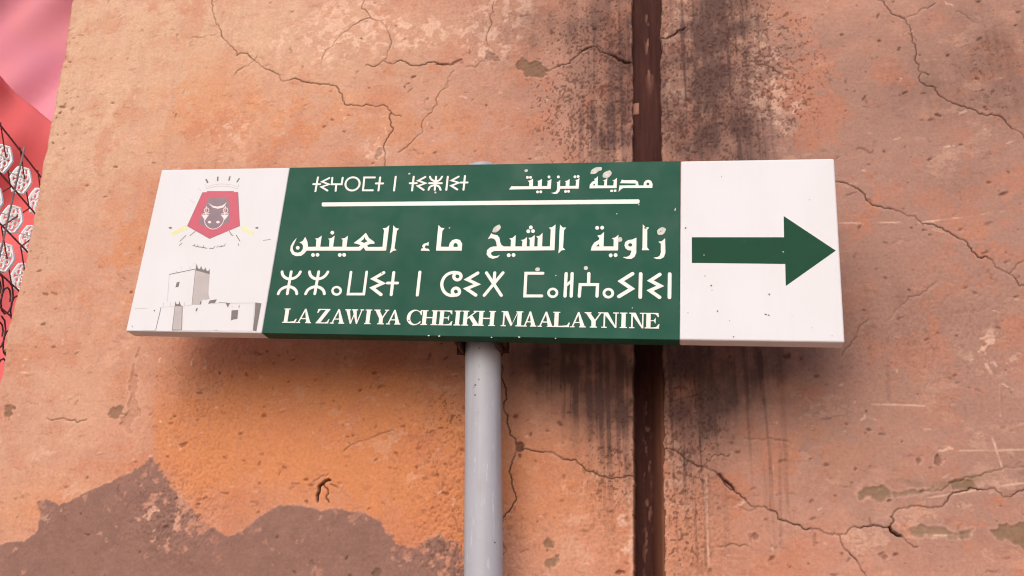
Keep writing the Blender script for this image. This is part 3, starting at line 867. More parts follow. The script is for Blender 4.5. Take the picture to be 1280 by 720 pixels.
pr.px(c((215, 390), (222, 330), (260, 285), (310, 258), (285, 242), (322, 228), (350, 195), (348, 345), (450, 345), (456, 275), (430, 264), (468, 252), (500, 225), (495, 345), (598, 345), (605, 275), (580, 264), (620, 252), (655, 220), (650, 385)), [c((268, 345), (285, 320), (305, 320), (302, 345))])
ho = c(*[(1150 + 24 * math.cos(a), 320 + 22 * math.sin(a)) for a in np.linspace(0, 2 * math.pi, 13)[:-1]])
pr.px(c((680, 447), (697, 345), (955, 340), (955, 312), (705, 308), (735, 250), (760, 260), (950, 258), (990, 285), (1003, 345), (1080, 345), (1085, 300), (1115, 265), (1160, 253), (1205, 272), (1225, 320), (1222, 383), (755, 385), (715, 408)), [ho])
for x, y in ((570, 430), (625, 428)):
    pr.px(c((x - 20, y - 17), (x + 20, y - 17), (x + 20, y + 17), (x - 20, y + 17)))
pr.build('town_name_arabic', M_INK, PAN_C)
# --- rule
pr = Print()
pr.px([(402.2, 254.2), (403.2, 253.1), (600, 251.2), (798.2, 249.2), (799.5, 250.4), (799.3, 253.4), (798, 254.6), (600, 256.4), (403.4, 258.1), (402.3, 257)])
pr.build('rule_line', M_INK, PAN_C)
# --- main Arabic line
pr = Print()
c = crop(355, 275, 12.8)
pr.px(c((205, 285), (170, 365), (140, 430), (143, 480), (172, 515), (220, 525), (272, 507), (303, 462), (305, 412), (285, 378), (245, 362), (300, 335), (340, 270), (375, 345), (385, 430), (510, 428), (518, 316), (495, 298), (548, 290), (605, 250), (580, 428), (722, 428), (728, 318), (705, 300), (758, 290), (812, 250), (785, 428), (932, 428), (940, 318), (915, 300), (972, 290), (1024, 250), (1000, 430), (1200, 430), (1200, 490), (365, 490), (322, 540), (270, 574), (190, 578), (132, 550), (100, 490), (106, 420), (145, 350)))
for x, y in ((220, 445), (773, 203), (465, 560), (537, 557), (893, 560), (963, 558)):
    pr.disc(c((x, y))[0], 2.35)
c = crop(425, 275, 12.8)
pr.px(c((280, 432), (300, 430), (330, 403), (280, 385), (218, 370), (330, 285), (415, 205), (465, 290), (550, 350), (552, 380), (480, 385), (435, 402), (450, 432), (680, 430), (706, 165), (685, 135), (742, 125), (790, 83), (738, 490), (410, 490), (378, 440), (325, 490), (280, 490)), [c((330, 342), (375, 312), (390, 272), (410, 312), (442, 342), (385, 368))])
pr.px(c((852, 85), (890, 126), (947, 140), (912, 172), (872, 455), (907, 485), (855, 493), (796, 534), (822, 430), (848, 170)))
pr.word('place_name_arabic', M_INK, PAN_C)
c = crop(515, 275, 12.8)
ho = c((664, 430), (664, 402), (672, 380), (698, 368), (724, 380), (732, 402), (732, 430))
pr.px(c((425, 82), (465, 124), (522, 132), (486, 175), (462, 428), (588, 430), (605, 370), (645, 322), (710, 304), (770, 322), (803, 380), (796, 490), (385, 490), (412, 180)), [ho])
pr.px(c((140, 490), (150, 457), (178, 452), (162, 412), (190, 380), (235, 370), (268, 348), (264, 415), (235, 402), (212, 415), (206, 440), (225, 458), (262, 460), (287, 495)))
pr.word('place_name_arabic', M_INK, PAN_C)
c = crop(605, 275, 11.636)
pr.px(c((58, 277), (108, 193), (130, 210), (195, 222), (225, 260), (235, 320), (255, 365), (290, 385), (388, 385), (392, 292), (368, 270), (415, 260), (461, 220), (455, 385), (555, 385), (558, 308), (535, 292), (580, 285), (626, 248), (620, 385), (664, 385), (667, 290), (645, 262), (690, 255), (739, 218), (730, 385), (778, 385), (783, 265), (760, 238), (808, 230), (852, 188), (845, 385), (960, 385), (971, 142), (945, 112), (990, 105), (1041, 66), (1025, 440), (150, 450), (108, 470), (100, 495), (128, 523), (180, 526), (232, 510), (200, 545), (130, 566), (72, 545), (38, 500), (45, 440), (85, 402), (140, 385), (187, 385), (180, 330), (162, 287), (130, 268), (95, 266)))
for x, y in ((682, 108), (645, 165), (713, 162), (360, 513), (430, 510)):
    pr.disc(c((x, y))[0], 2.4)
pr.px(c((1107, 68), (1145, 110), (1197, 112), (1165, 147), (1150, 400), (1182, 435), (1130, 441), (1083, 487), (1090, 400), (1100, 150)))
pr.word('place_name_arabic', M_INK, PAN_C)
c = crop(730, 275, 11.636)
pr.px(c((100, 445), (112, 388), (148, 330), (215, 290), (225, 265), (193, 228), (245, 215), (292, 176), (285, 385), (430, 385), (432, 287), (405, 266), (455, 255), (501, 216), (495, 443)), [c((175, 385), (215, 350), (225, 385))])
for x, y in ((192, 115), (265, 113), (388, 515), (460, 512)):
    pr.disc(c((x, y))[0], 2.4)
ho = c(*[(672 + 30 * math.cos(a), 363 + 25 * math.sin(a)) for a in np.linspace(0, 2 * math.pi, 13)[:-1]])
pr.px(c((588, 370), (600, 322), (640, 293), (700, 285), (763, 258), (760, 480), (737, 535), (690, 566), (620, 565), (563, 540), (630, 535), (670, 510), (692, 445), (640, 440), (605, 415)), [ho])
pr.px(c((855, 63), (890, 104), (947, 108), (920, 142), (918, 398), (952, 440), (840, 440), (850, 400)))
pr.px(c((1083, 318), (1132, 308), (1180, 266), (1184, 480), (1162, 540), (1110, 570), (1050, 568), (1010, 548), (1070, 540), (1105, 515), (1118, 470), (1116, 345)))
pr.build('place_name_arabic', M_INK, PAN_C)
# --- second Tifinagh line
pr = Print(); W3 = 3.6
c = crop(340, 330, 11.636)
for ox in (0, 400):
    pr.line(smooth_path(c((145 + ox, 110), (160 + ox, 165), (205 + ox, 205), (262 + ox, 217), (330 + ox, 202), (385 + ox, 160), (415 + ox, 112))), W3)
    pr.line(c((280 + ox, 110), (222 + ox, 437)), W3)
    pr.line(smooth_path(c((88 + ox, 437), (120 + ox, 380), (180 + ox, 342), (248 + ox, 330), (310 + ox, 350), (350 + ox, 390), (362 + ox, 437))), W3)
pr.ring(c((940, 390))[0], 5.2, 4.7, 2.9)
pr.line(c((1150, 115), (1105, 438), (1335, 438), (1378, 112)), 3.3)
c = crop(440, 330, 11.636)
pr.line(c((465, 125), (310, 215), (445, 282), (295, 348), (425, 448)), 4.0)
pr.line(c((608, 120), (570, 450)), 3.8); pr.line(c((510, 277), (668, 277)), 3.4)
pr.word('place_name_tifinagh', M_INK, PAN_C)
pr.line(c((988, 115), (950, 455)), 3.8)
pr.word('place_name_tifinagh', M_INK, PAN_C)
c = crop(540, 330, 11.636)
pr.line(smooth_path(c((395, 140), (330, 122), (245, 140), (182, 190), (148, 260), (146, 330), (175, 400), (230, 445), (300, 460), (372, 445))), 3.8)
pr.ring(c((370, 180))[0], 4.5, 4.4, 3.9); pr.ring(c((348, 402))[0], 4.5, 4.4, 3.9)
pr.line(c((670, 130), (510, 225), (660, 295), (500, 360), (640, 455)), 4.0)
pr.line(c((790, 125), (1010, 460)), 3.7); pr.line(c((1035, 125), (757, 460)), 3.7); pr.line(c((913, 125), (900, 290)), 3.7)
pr.word('place_name_tifinagh', M_INK, PAN_C)
c = crop(645, 330, 11.636)
pr.line(c((395, 135), (145, 135), (128, 465), (378, 465)), 3.6)
pr.ring(c((535, 420))[0], 5.3, 4.9, 3.0)
pr.line(c((730, 135), (713, 472)), 3.8); pr.line(c((817, 135), (803, 472)), 3.8); pr.line(c((735, 312), (805, 245)), 3.0)
pr.line(c((1060, 135), (1055, 300)), 3.8); pr.line(c((920, 472), (934, 300), (1186, 300), (1178, 472)), 3.7)
c = crop(745, 330, 11.636)
pr.ring(c((180, 425))[0], 5.5, 5.0, 3.1)
pr.line(c((535, 140), (360, 250), (520, 360), (330, 475)), 4.4)
pr.line(c((650, 140), (643, 487)), 4.2)
pr.line(c((932, 150), (790, 242), (935, 320), (785, 387), (928, 488)), 4.2)
pr.line(c((1072, 142), (1068, 492)), 4.2)
pr.build('place_name_tifinagh', M_INK, PAN_C)

# --- Latin line: bold roman capitals, cap height 1
def roman(ch, Wd):
    th, tn, sv = 0.26, 0.10, 0.068
    R_ = lambda x0, y0_, x1, y1: [(x0, y0_), (x1, y0_), (x1, y1), (x0, y1)]
    def stem(x0, x1=None, s=0.09):
        x1 = x1 or x0 + th
        return [R_(x0, 0, x1, 1), R_(x0 - s, 0, x1 + s, sv), R_(x0 - s, 1 - sv, x1 + s, 1)]
    L = []
    if ch == 'L':
        L = stem(0.10) + [R_(0.1, 0, Wd - .04, sv + .01), [(0.40, sv), (Wd - .05, sv), (Wd, .30), (Wd - .06, .30), (Wd - .18, .12)]]
    elif ch == 'I':
        L = stem(Wd / 2 - th / 2)
    elif ch == 'H':
        L = stem(0.09) + stem(Wd - .09 - th) + [R_(0.3, .46, Wd - .3, .54)]
    elif ch == 'E':
        L = stem(0.09) + [R_(.3, 0, Wd - .03, sv), [(.45, sv), (Wd - .04, sv), (Wd, .28), (Wd - .06, .28), (Wd - .2, .10)], R_(.3, 1 - sv, Wd - .07, 1), [(.5, 1 - sv), (Wd - .07, 1 - sv), (Wd - .05, .74), (Wd - .10, .74), (Wd - .22, .90)],
                          R_(.3, .47, Wd - .3, .53), [(Wd - .36, .5), (Wd - .24, .70), (Wd - .24, .30)]]
    elif ch == 'A':
        L = [[(Wd * .47, 1), (Wd * .56, 1), (Wd - .05, .04), (Wd - .05 - th * 1.1, .04)], [(Wd * .47, 1), (Wd * .53, .86), (.19, .04), (.10, .04)], R_(Wd * .26, .28, Wd * .66, .35), R_(0, 0, .28, sv), R_(Wd - .40, 0, Wd, sv)]
    elif ch == 'Z':
        L = [[(Wd - .33, .95), (Wd - .03, .97), (.33, .05), (.02, .03)], R_(.07, 1 - sv, Wd - .03, 1), [(.07, 1), (.03, .72), (.09, .72), (.2, .90), (.32, .95)], R_(.02, 0, Wd - .05, sv), [(Wd - .3, sv), (Wd - .06, sv), (Wd, .30), (Wd - .06, .30), (Wd - .16, .12)]]
    elif ch == 'W':
        a = Wd
        L = [[(.06, .97), (.06 + th, .97), (a * .40, 0), (a * .34, 0)], [(a * .34, 0), (a * .40, 0), (a * .58, .90), (a * .53, .90)], [(a * .40, .97), (a * .40 + th, .97), (a * .72, 0), (a * .66, 0)], [(a * .66, 0), (a * .72, 0), (a * .93, .97), (a * .87, .97)],
             R_(0, 1 - sv, .40, 1), R_(a * .36, 1 - sv, a * .36 + .42, 1), R_(a - .24, 1 - sv, a, 1)]
    elif ch == 'Y':
        m_ = Wd / 2 + .02
        L = [R_(m_ - th / 2, 0, m_ + th / 2, .48), [(.06, .97), (.08 + th, .97), (m_ + th / 2, .44), (m_ - th / 2, .40)], [(Wd - .15, .97), (Wd - .06, .97), (m_ + th / 2, .42), (m_ + .02, .42)], R_(m_ - .22, 0, m_ + .22, sv), R_(0, 1 - sv, .42, 1), R_(Wd - .28, 1 - sv, Wd, 1)]
    elif ch == 'C':
        N = 16; o = []; i_ = []
        for k in range(N + 1):
            an = math.radians(48 + k * (312 - 48) / N)
            o.append((Wd * .52 + Wd * .52 * math.cos(an), .5 + .53 * math.sin(an)))
            i_.append((Wd * .60 + Wd * .36 * math.cos(an), .5 + .45 * math.sin(an)))
        L = [o + i_[::-1], [(Wd - .07, 1.0), (Wd, 1.0), (Wd, .66), (Wd - .05, .66), (Wd - .16, .88)], [(Wd - .02, .2), (Wd - .07, .26), (Wd - .22, .08), (Wd - .15, .05)]]
    elif ch == 'K':
        L = stem(0.09) + [[(.34, .42), (.34, .52), (Wd - .30, .97), (Wd - .18, .97)], [(.42, .60), (.62, .74), (Wd - .04, .04), (Wd - .36, .04)], R_(Wd - .44, 1 - sv, Wd - .06, 1), R_(Wd - .46, 0, Wd, sv)]
    elif ch == 'M':
        L = [R_(.12, 0, .12 + tn, 1), R_(0, 0, .33, sv), R_(0, 1 - sv, .3, 1), [(.10, 1), (.10 + th + .05, 1), (Wd / 2 + .05, .12), (Wd / 2 - .04, 0)], [(Wd / 2 - .04, 0), (Wd / 2 + .05, .16), (Wd - .28, 1), (Wd - .35, .97)]] + stem(Wd - .08 - th)
    elif ch == 'N':
        L = [R_(.12, 0, .12 + tn, 1), R_(0, 0, .33, sv), R_(0, 1 - sv, .3, 1), [(.08, 1), (.12 + th, 1), (Wd - .13, .0), (Wd - .22, .0)], R_(Wd - .21, 0, Wd - .13, 1), R_(Wd - .35, 1 - sv, Wd, 1)]
    return L
pr = Print()
LAT = [('L', 354, 371.5), ('A', 371.5, 390), ('Z', 395.5, 412.5), ('A', 413.5, 431.5), ('W', 430.5, 454), ('I', 455, 465.5), ('Y', 467, 485.5), ('A', 483.5, 501.5),
       ('C', 508.5, 527), ('H', 526.5, 547.5), ('E', 548, 566), ('I', 566, 578), ('K', 577.5, 600), ('H', 597, 619.5),
       ('M', 626.5, 653.5), ('A', 653.5, 671), ('A', 672.5, 692), ('L', 691, 712.5), ('A', 713, 732.5), ('Y', 730.5, 753), ('N', 752, 773.5), ('I', 772, 787), ('N', 786.5, 807), ('E', 806, 824.5)]
for ch, xa, xb in LAT:
    if (ch, xa) in (('Z', 395.5), ('C', 508.5), ('M', 626.5)): pr.word('place_name_latin', M_INK, PAN_C)
    xm = (xa + xb) / 2
    yb2 = 403.5 + (xm - 354) * (411.0 - 403.5) / (824 - 354); yt2 = 385.6 + (xm - 354) * (391.5 - 385.6) / (824 - 354)
    if xm > 500: yt2 += 0.0
    ym = (yb2 + yt2) / 2
    ua, ub = uv(xa, ym)[0], uv(xb, ym)[0]
    vb, vt = uv(xm, yb2)[1], uv(xm, yt2)[1]
    hcap = vb - vt
    Wd = (ub - ua) / hcap
    for poly in roman(ch, Wd):
        pr.poly([(ua + x * hcap, vb - y * hcap) for x, y in poly])
pr.build('place_name_latin', M_INK, PAN_C)

# --- arrow
pr = Print()
pr.px([(864.8, 296.6), (980, 296.6), (979.6, 270), (1044.8, 313.3), (982.2, 357.6), (981.5, 330), (864.8, 328.6)])
pr.build('arrow', M_ARROW, PAN_R)

# --- crest
c = crop(200, 205, 6.0)
pr = Print(); pr.px(c((320, 212), (350, 211), (353, 203), (553, 203), (556, 210), (585, 210), (592, 330), (598, 465), (372, 560), (205, 465), (262, 335)))
pr.build('crest_shield', M_CRIM, PAN_L)
pr = Print(); pr.n = 2; pr.px(c((365, 256), (498, 250), (520, 300), (522, 432), (460, 468), (420, 487), (375, 485), (330, 465), (290, 448), (330, 330)))
for a, b_ in (((320, 212), (205, 465)), ((205, 465), (372, 560)), ((372, 560), (598, 465)), ((598, 465), (585, 210))):
    pr.line(c(a, b_), 0.7, False)
pr.build('crest_field', M_PLUM, PAN_L)
pr = Print(); pr.n = 10
pr.px(c((363, 292), (395, 313), (430, 320), (468, 312), (500, 288), (478, 325), (435, 336), (395, 326)))
pr.px(c((310, 380), (368, 380), (338, 422))); pr.px(c((455, 380), (516, 380), (485, 420)))
pr.line(smooth_path(c((334, 415), (340, 450), (368, 480), (405, 488), (445, 472), (472, 440), (480, 412))), 0.8)
pr.disc(c((372, 436))[0], 2.1, 1.6); pr.disc(c((435, 436))[0], 2.1, 1.6)
for x in (350, 492):
    pr.ring(c((x, 348))[0], 2.9, 3.2, 0.8, 14); pr.line(c((x - 2, 318), (x - 6, 382)), 0.9); pr.line(c((x - 28, 372), (x + 22, 372)), 0.7)
pr.build('crest_charges', M_PINKP, PAN_L, small=True)
pr = Print(); pr.n = 1
for e in (((346, 116), (358, 140), 2.2), ((434, 98), (432, 125), 2.2), ((524, 96), (518, 122), 2.2), ((594, 110), (578, 135), 2.0), ((265, 505), (225, 537), 1.0), ((195, 535), (150, 580), 1.0), ((165, 595), (145, 611), 0.9), ((520, 505), (535, 528), 1.0), ((532, 530), (548, 536), 1.1),
          ((572, 535), (600, 578), 1.0), ((588, 598), (590, 612), 0.9), ((775, 573), (828, 566), 0.7),
          ((490, 598), (484, 616), 0.7), ((440, 622), (480, 614), 1.0), ((462, 612), (460, 620), .7), ((425, 628), (435, 612), 0.6), ((372, 632), (400, 634), 1.0), ((398, 634), (412, 618), 0.8), ((300, 622), (352, 632), 1.0), ((246, 612), (300, 624), 0.9), ((325, 612), (330, 628), .7), ((284, 606), (286, 620), .8), ((262, 602), (256, 614), .8)):
    pr.line(c(e[0], e[1]), e[2])
pr.disc(c((78, 479))[0], 2.0, 1.2); pr.disc(c((727, 479))[0], 2.0, 1.2)
pr.build('crest_ornament', M_GREY, PAN_L, small=True)
pr = Print(); pr.n = 1
pr.px(c((85, 512), (178, 468), (190, 455), (196, 462), (192, 475), (206, 488), (100, 536), (84, 528))); pr.word('crest_cannon', M_LIME, PAN_L); pr.px(c((606, 486), (618, 470), (622, 456), (628, 468), (702, 510), (708, 522), (694, 536)))
pr.build('crest_cannon', M_LIME, PAN_L)
pr = Print(); pr.n = 1
pr.line(smooth_path(c((348, 186), (400, 172), (465, 166), (530, 172), (582, 186))), 0.7); pr.line(smooth_path(c((352, 172), (405, 156), (465, 150), (530, 156), (588, 170))), 0.6)
pr.line(c((348, 186), (340, 150)), 0.6); pr.line(c((582, 186), (592, 148)), 0.6); pr.line(c((225, 265), (258, 292)), 0.6); pr.line(c((285, 178), (310, 202)), 0.6)
c = crop(155, 320, 6.856)
pr.line(c((90, 452), (200, 447)), 0.6)
for x in (340, 400, 520): pr.line(c((x, 400), (x - 4, 425)), 0.7)
for x, y in ((445, 125), (490, 95), (560, 95), (925, 430)): pr.line(c((x, y), (x + 8, y + 12)), 0.7)
for e in (((500, 432), (582, 420)), ((735, 410), (815, 402)), ((912, 404), (1118, 402)), ((60, 640), (272, 637)), ((495, 640), (780, 640)), ((800, 641), (1104, 643)), ((388, 158), (372, 392)), ((318, 440), (437, 432)), ((1118, 402), (1104, 640))):
    pr.line(c(*e), 0.55, False)
pr.build('faint_outline', M_FAINT, PAN_L, small=True)
# --- fortress drawing
pr = Print()
pr.px(c((612, 122), (735, 156), (728, 250), (724, 330), (735, 365), (720, 372), (700, 378), (680, 372), (662, 392), (655, 418), (582, 418)))
pr.word('fortress_shade', M_LGREY, PAN_L)
pr.px(c((437, 430), (500, 430), (495, 635), (412, 635)))
pr.build('fortress_shade', M_LGREY, PAN_L)
pr = Print(); pr.n = 3
pr.px(c((612, 122), (623, 64), (634, 105), (652, 112), (660, 83), (672, 113), (688, 118), (696, 96), (708, 124), (722, 130), (734, 108), (735, 157)))
pr.px(c((435, 430), (442, 388), (452, 414), (468, 412), (475, 384), (484, 414), (498, 432)))
pr.px(c((452, 226), (477, 221), (468, 264), (441, 269))); pr.px(c((1126, 398), (1178, 406), (1135, 645), (1104, 640), (1118, 520)))
pr.px(c((922, 466), (980, 462), (972, 540), (940, 544), (917, 553))); pr.px(c((622, 447), (633, 445), (626, 474), (612, 472))); pr.px(c((652, 390), (665, 392), (660, 416), (650, 414)))
pr.px(c((720, 412), (735, 381), (796, 371), (778, 406), (755, 402))); pr.px(c((868, 400), (912, 404), (900, 420), (890, 444), (880, 420)))
pr.px(c((252, 462), (268, 462), (262, 480))); pr.px(c((66, 595), (76, 600), (70, 615))); pr.px(c((985, 424), (992, 424), (988, 446), (982, 444)))
for e in (((388, 158), (612, 112), 0.9), ((318, 440), (272, 635), 0.8), ((815, 400), (880, 402), 0.7), ((412, 635), (495, 635), .9), ((500, 430), (495, 635), 0.9), ((437, 430), (412, 635), .6), ((612, 122), (582, 418), .5), ((780, 636), (800, 637), .6)):
    pr.line(c(e[0], e[1]), e[2], False)
pr.build('fortress_line', M_GREY, PAN_L, small=True)

# --- splashes and chips on the faces
pr = Print(); pr.n = 60
for x, y, rx, ry, ro in ((744, 213.5, 6.8, 3.3, -.45), (748.5, 211.5, 4, 2.6, -.2), (759, 218, 6.4, 4.0, -.65), (621, 286, 6.4, 3.4, -.8), (826.8, 289, 6.4, 4.1, -.6), (657.8, 213.5, 2.3, 1.7, -.4), (672, 336.8, 3.0, 2.4, -.3), (732.5, 335.2, 2.9, 2.4, .2), (775, 299.5, 2.8, 3.0, 0),
                         (511.8, 217.3, 1.4, 1.1, .2), (544.3, 240.8, 1.4, 1.2, 0), (694.8, 344.5, .9, .7, 0), (562, 285, 1.2, .7, -.9), (844, 262, .7, 2.2, .2), (771, 267.5, .9, .6, 0), (798.5, 256, .9, .6, 0), (790.5, 385, .8, .6, 0), (536, 419.6, 1.3, .8, .2), (549, 420.2, 1.4, .8, -.1), (649, 421.5, 1.5, .8, .2), (614.5, 421.8, 1.0, .7, 0), (694.5, 423, 1.0, .6, 0), (880, 319, .8, .6, 0), (979, 315, .9, .7, 0)):
    pr.disc((x, y), rx, ry, ro, 14, 0.12)
pr.build('paint_splash', M_SPOT, PAN_C, small=True)
pr = Print(); pr.n = 90
for x, y, rx, ry in ((806.8, 285, 1.6, 1.1), (477.2, 341.5, .9, .7), (511.2, 400.6, 1.0, .8), (826, 289.5, .7, .5)):
    pr.disc((x, y), rx, ry, .3, 9, .2)
pr.build('rust_chip', M_CHIP, PAN_C, small=True)
pr = Print(); pr.n = 90
for x, y, rx, ry in ((857, 285, .9, 1.1), (889, 357, 1.1, .9), (890, 363, .6, .5), (961.5, 368, 1.1, 1.0), (957, 393, 1.3, .8), (961, 394, 1.0, .7), (897, 389, 1.0, .9), (902, 221, .6, .6), (881, 345, .7, .5), (917, 421, .9, .7), (912, 401, .7, .4), (930, 301, .5, .5), (1012, 250, .5, .5), (990, 395, .5, .4), (860, 391, .6, .5), (1040, 420, .7, .5), (1015, 410, .5, .5)):
    pr.disc((x, y), rx, ry, .3, 9, .25)
pr.build('rust_chip', M_CHIP, PAN_R, small=True)

# --- post, cap, clamps
axv = Vector(pdir)
t1 = axv.cross(Vector((0, 1, 0))).normalized(); t2 = axv.cross(t1).normalized()
PR = 0.0305
def tube(name, p0, length, prof, mat, parent, nseg=48):
    """prof: list of (h, r) along the post axis from p0"""
    vs = []; fs_ = []
    for h_, r_ in prof:
        cc = Vector(p0) + axv * h_
        for k in range(nseg):
            a = 2 * math.pi * k / nseg
            vs.append(np.array(cc + t1 * (r_ * math.cos(a)) + t2 * (r_ * math.sin(a))))
    for i in range(len(prof) - 1):
        for k in range(nseg):
            a, b_ = i * nseg + k, i * nseg + (k + 1) % nseg
            fs_.append((a, a + nseg, b_ + nseg, b_))
    fs_.append(tuple(range(nseg))); fs_.append(tuple(range((len(prof) - 1) * nseg, len(prof) * nseg))[::-1])
    return part(name, vs, fs_, mat, parent, True)
Lp = float(np.linalg.norm(PT - base)) - 0.024
hs = np.linspace(0, Lp, 40)
post = tube('post', base, Lp, [(h_, PR * (1 + 0.006 * math.sin(h_ * 9))) for h_ in hs], M_POST, root)
cap = tube('post_cap', np.array(Vector(base) + axv * Lp), 0.01, [(0.0, PR + 0.001), (0.002, PR + 0.0018), (0.009, PR + 0.0012), (0.012, PR - 0.006), (0.013, 0.004)], M_POST, post)

def box_bm(bm, c0, ex1, ex2, ex3, bev=0.001):
    vs = []
    for sx in (-1, 1):
        for sy in (-1, 1):
            for sz in (-1, 1):
                vs.append(bm.verts.new(Vector(c0) + ex1 * sx + ex2 * sy + ex3 * sz))
    for f_ in ((0, 1, 3, 2), (4, 6, 7, 5), (0, 4, 5, 1), (2, 3, 7, 6), (0, 2, 6, 4), (1, 5, 7, 3)):
        bm.faces.new([vs[i] for i in f_])

def clamp(v_along):
    """steel half band round the post with two ears bolted to the panel back"""
    pv = sp(0, v_along)
    kk = (pv[2] - base[2]) / pdir[2]
    # height where the band crosses the post, following the sign's slope
    for _ in range(3):
        pc = base + pdir * kk
        u_ = (pc - SO) @ SX; target = sp(u_, v_along)[2]
        kk += (target - pc[2]) / pdir[2]
    cc = Vector(base) + axv * kk
    bm = bmesh.new()
    hh = 0.013; N = 18; ro, ri = PR + 0.0042, PR + 0.0004
    X = Vector((1, 0, 0)); Yv = Vector((0, 1, 0)); Zv = axv
    rows = []
    for k in range(N + 1):
        a = math.pi * k / N
        dirv = X * math.cos(a) + Yv * math.sin(a)
        rows.append([bm.verts.new(cc + dirv * r_ + Zv * s_) for r_, s_ in ((ri, -hh), (ro, -hh), (ro, hh), (ri, hh))])
    for a, b_ in zip(rows[:-1], rows[1:]):
        for k in range(4):
            bm.faces.new((a[k], b_[k], b_[(k + 1) % 4], a[(k + 1) % 4]))
    bm.faces.new(rows[0]); bm.faces.new(rows[-1][::-1])
    yb3 = SO[1] + STH - cc.y           # panel back relative to the band centre
    for s in (-1, 1):
        box_bm(bm, cc + X * s * (PR + 0.0085), X * 0.0062, Yv * 0.0024, Zv * hh)
        box_bm(bm, cc + X * s * (PR + 0.0025) + Yv * (yb3 / 2 + .001), X * 0.0022, Yv * (abs(yb3) / 2 - 0.001), Zv * hh)
    bmesh.ops.recalc_face_normals(bm, faces=bm.faces)
    for v_ in bm.verts: v_.co -= BASE
    me_ = bpy.data.meshes.new('clamp'); bm.to_mesh(me_); bm.free()
    o = link('clamp', me_, M_RUST, root)
    for s in (-1, 1):
        bm = bmesh.new()
        bc = cc + X * s * (PR + 0.0088)
        for (ya, yb4, r_, ns) in ((yb3 * 1.0, 0.010, 0.004, 12), (0.0024, 0.0078, 0.0062, 6)):
            ra = [bm.verts.new(bc + Yv * ya + X * r_ * math.cos(2 * math.pi * k / ns) + Zv * r_ * math.sin(2 * math.pi * k / ns)) for k in range(ns)]
            rb = [bm.verts.new(bc + Yv * yb4 + X * r_ * math.cos(2 * math.pi * k / ns) + Zv * r_ * math.sin(2 * math.pi * k / ns)) for k in range(ns)]
            for k in range(ns): bm.faces.new((ra[k], ra[(k + 1) % ns], rb[(k + 1) % ns], rb[k]))
            bm.faces.new(ra[::-1]); bm.faces.new(rb)
        bmesh.ops.recalc_face_normals(bm, faces=bm.faces)
        for v_ in bm.verts: v_.co -= BASE
        mb = bpy.data.meshes.new('bolt'); bm.to_mesh(mb); bm.free()
        link('bolt', mb, M_RUST, o)
clamp(SH - 0.006)
clamp(0.055)

# ------------------------------------------------------------------ festive structure beyond the corner
def cloth_material(name, col, col2):
    m, t, b = newmat(name)
    v = objco(t)
    cc = mixc(t, ramp(t, noise(t, v, 0.8, 4), 0.35, 0.65), col, col2)
    wv = ramp(t, noise(t, v, 260.0, 2), 0.3, 0.7, 0.92, 1.05)
    t.links.new(cc, b.inputs['Base Color'])
    b.inputs['Roughness'].default_value = 0.85
    b.inputs['Specular IOR Level'].default_value = 0.15
    b.inputs['Sheen Weight'].default_value = 0.15
    tr_ = nd(t, 'ShaderNodeBsdfTranslucent')
    t.links.new(cc, tr_.inputs['Color'])
    mx = nd(t, 'ShaderNodeMixShader'); mx.inputs[0].default_value = 0.45
    t.links.new(b.outputs[0], mx.inputs[1]); t.links.new(tr_.outputs[0], mx.inputs[2])
    out = [n for n in t.nodes if n.type == 'OUTPUT_MATERIAL'][0]
    t.links.new(mx.outputs[0], out.inputs['Surface'])
    bump(t, b, wv, 0.2, 0.002)
    return m
M_CLOTH_R = cloth_material('red_cloth', (0.90, 0.265, 0.285), (0.86, 0.190, 0.195))
M_CLOTH_P = cloth_material('lit_pink_cloth', (0.93, 0.44, 0.56), (0.93, 0.44, 0.47))  # same cloth; light shining through is put into this paler colour

def cloth(name, corners, folds, mat, seed, nu=90, nv=70, thick=0.004):
    """a hanging sheet: bilinear patch with diagonal folds"""
    A_, B_, C_, D_ = (np.array(p, float) for p in corners)   # TL TR BR BL
    uu, vv = np.meshgrid(np.linspace(0, 1, nu), np.linspace(0, 1, nv))
    P = (A_ * (1 - uu[..., None]) + B_ * uu[..., None]) * (1 - vv[..., None]) + (D_ * (1 - uu[..., None]) + C_ * uu[..., None]) * vv[..., None]
    nrm = np.cross(B_ - A_, D_ - A_); nrm /= np.linalg.norm(nrm)
    h_ = 0
    for (k, an, am, ph) in folds:
        s_ = uu * math.cos(an) + vv * math.sin(an)
        h_ = h_ + am * np.sin(2 * math.pi * k * s_ + ph + 1.6 * fbm(uu * 2, vv * 2, seed, 3)) 
    h_ = h_ + 0.35 * (fbm(uu * 3, vv * 3, seed + 4, 3) - .5)
    P = P + nrm * h_[..., None]
    i2 = np.arange(nu * nv).reshape(nv, nu)
    q2 = np.stack([i2[:-1, :-1], i2[:-1, 1:], i2[1:, 1:], i2[1:, :-1]], -1).reshape(-1, 4)
    loc = P.reshape(-1, 3).mean(0); loc[2] = P[..., 2].min()
    me_ = mesh_from(name, P.reshape(-1, 3) - loc, q2.tolist())
    me_.polygons.foreach_set('use_smooth', np.ones(len(me_.polygons), bool))
    o = link(name, me_, mat, None, Vector(loc))
    md = o.modifiers.new('thickness', 'SOLIDIFY'); md.thickness = thick
    return o
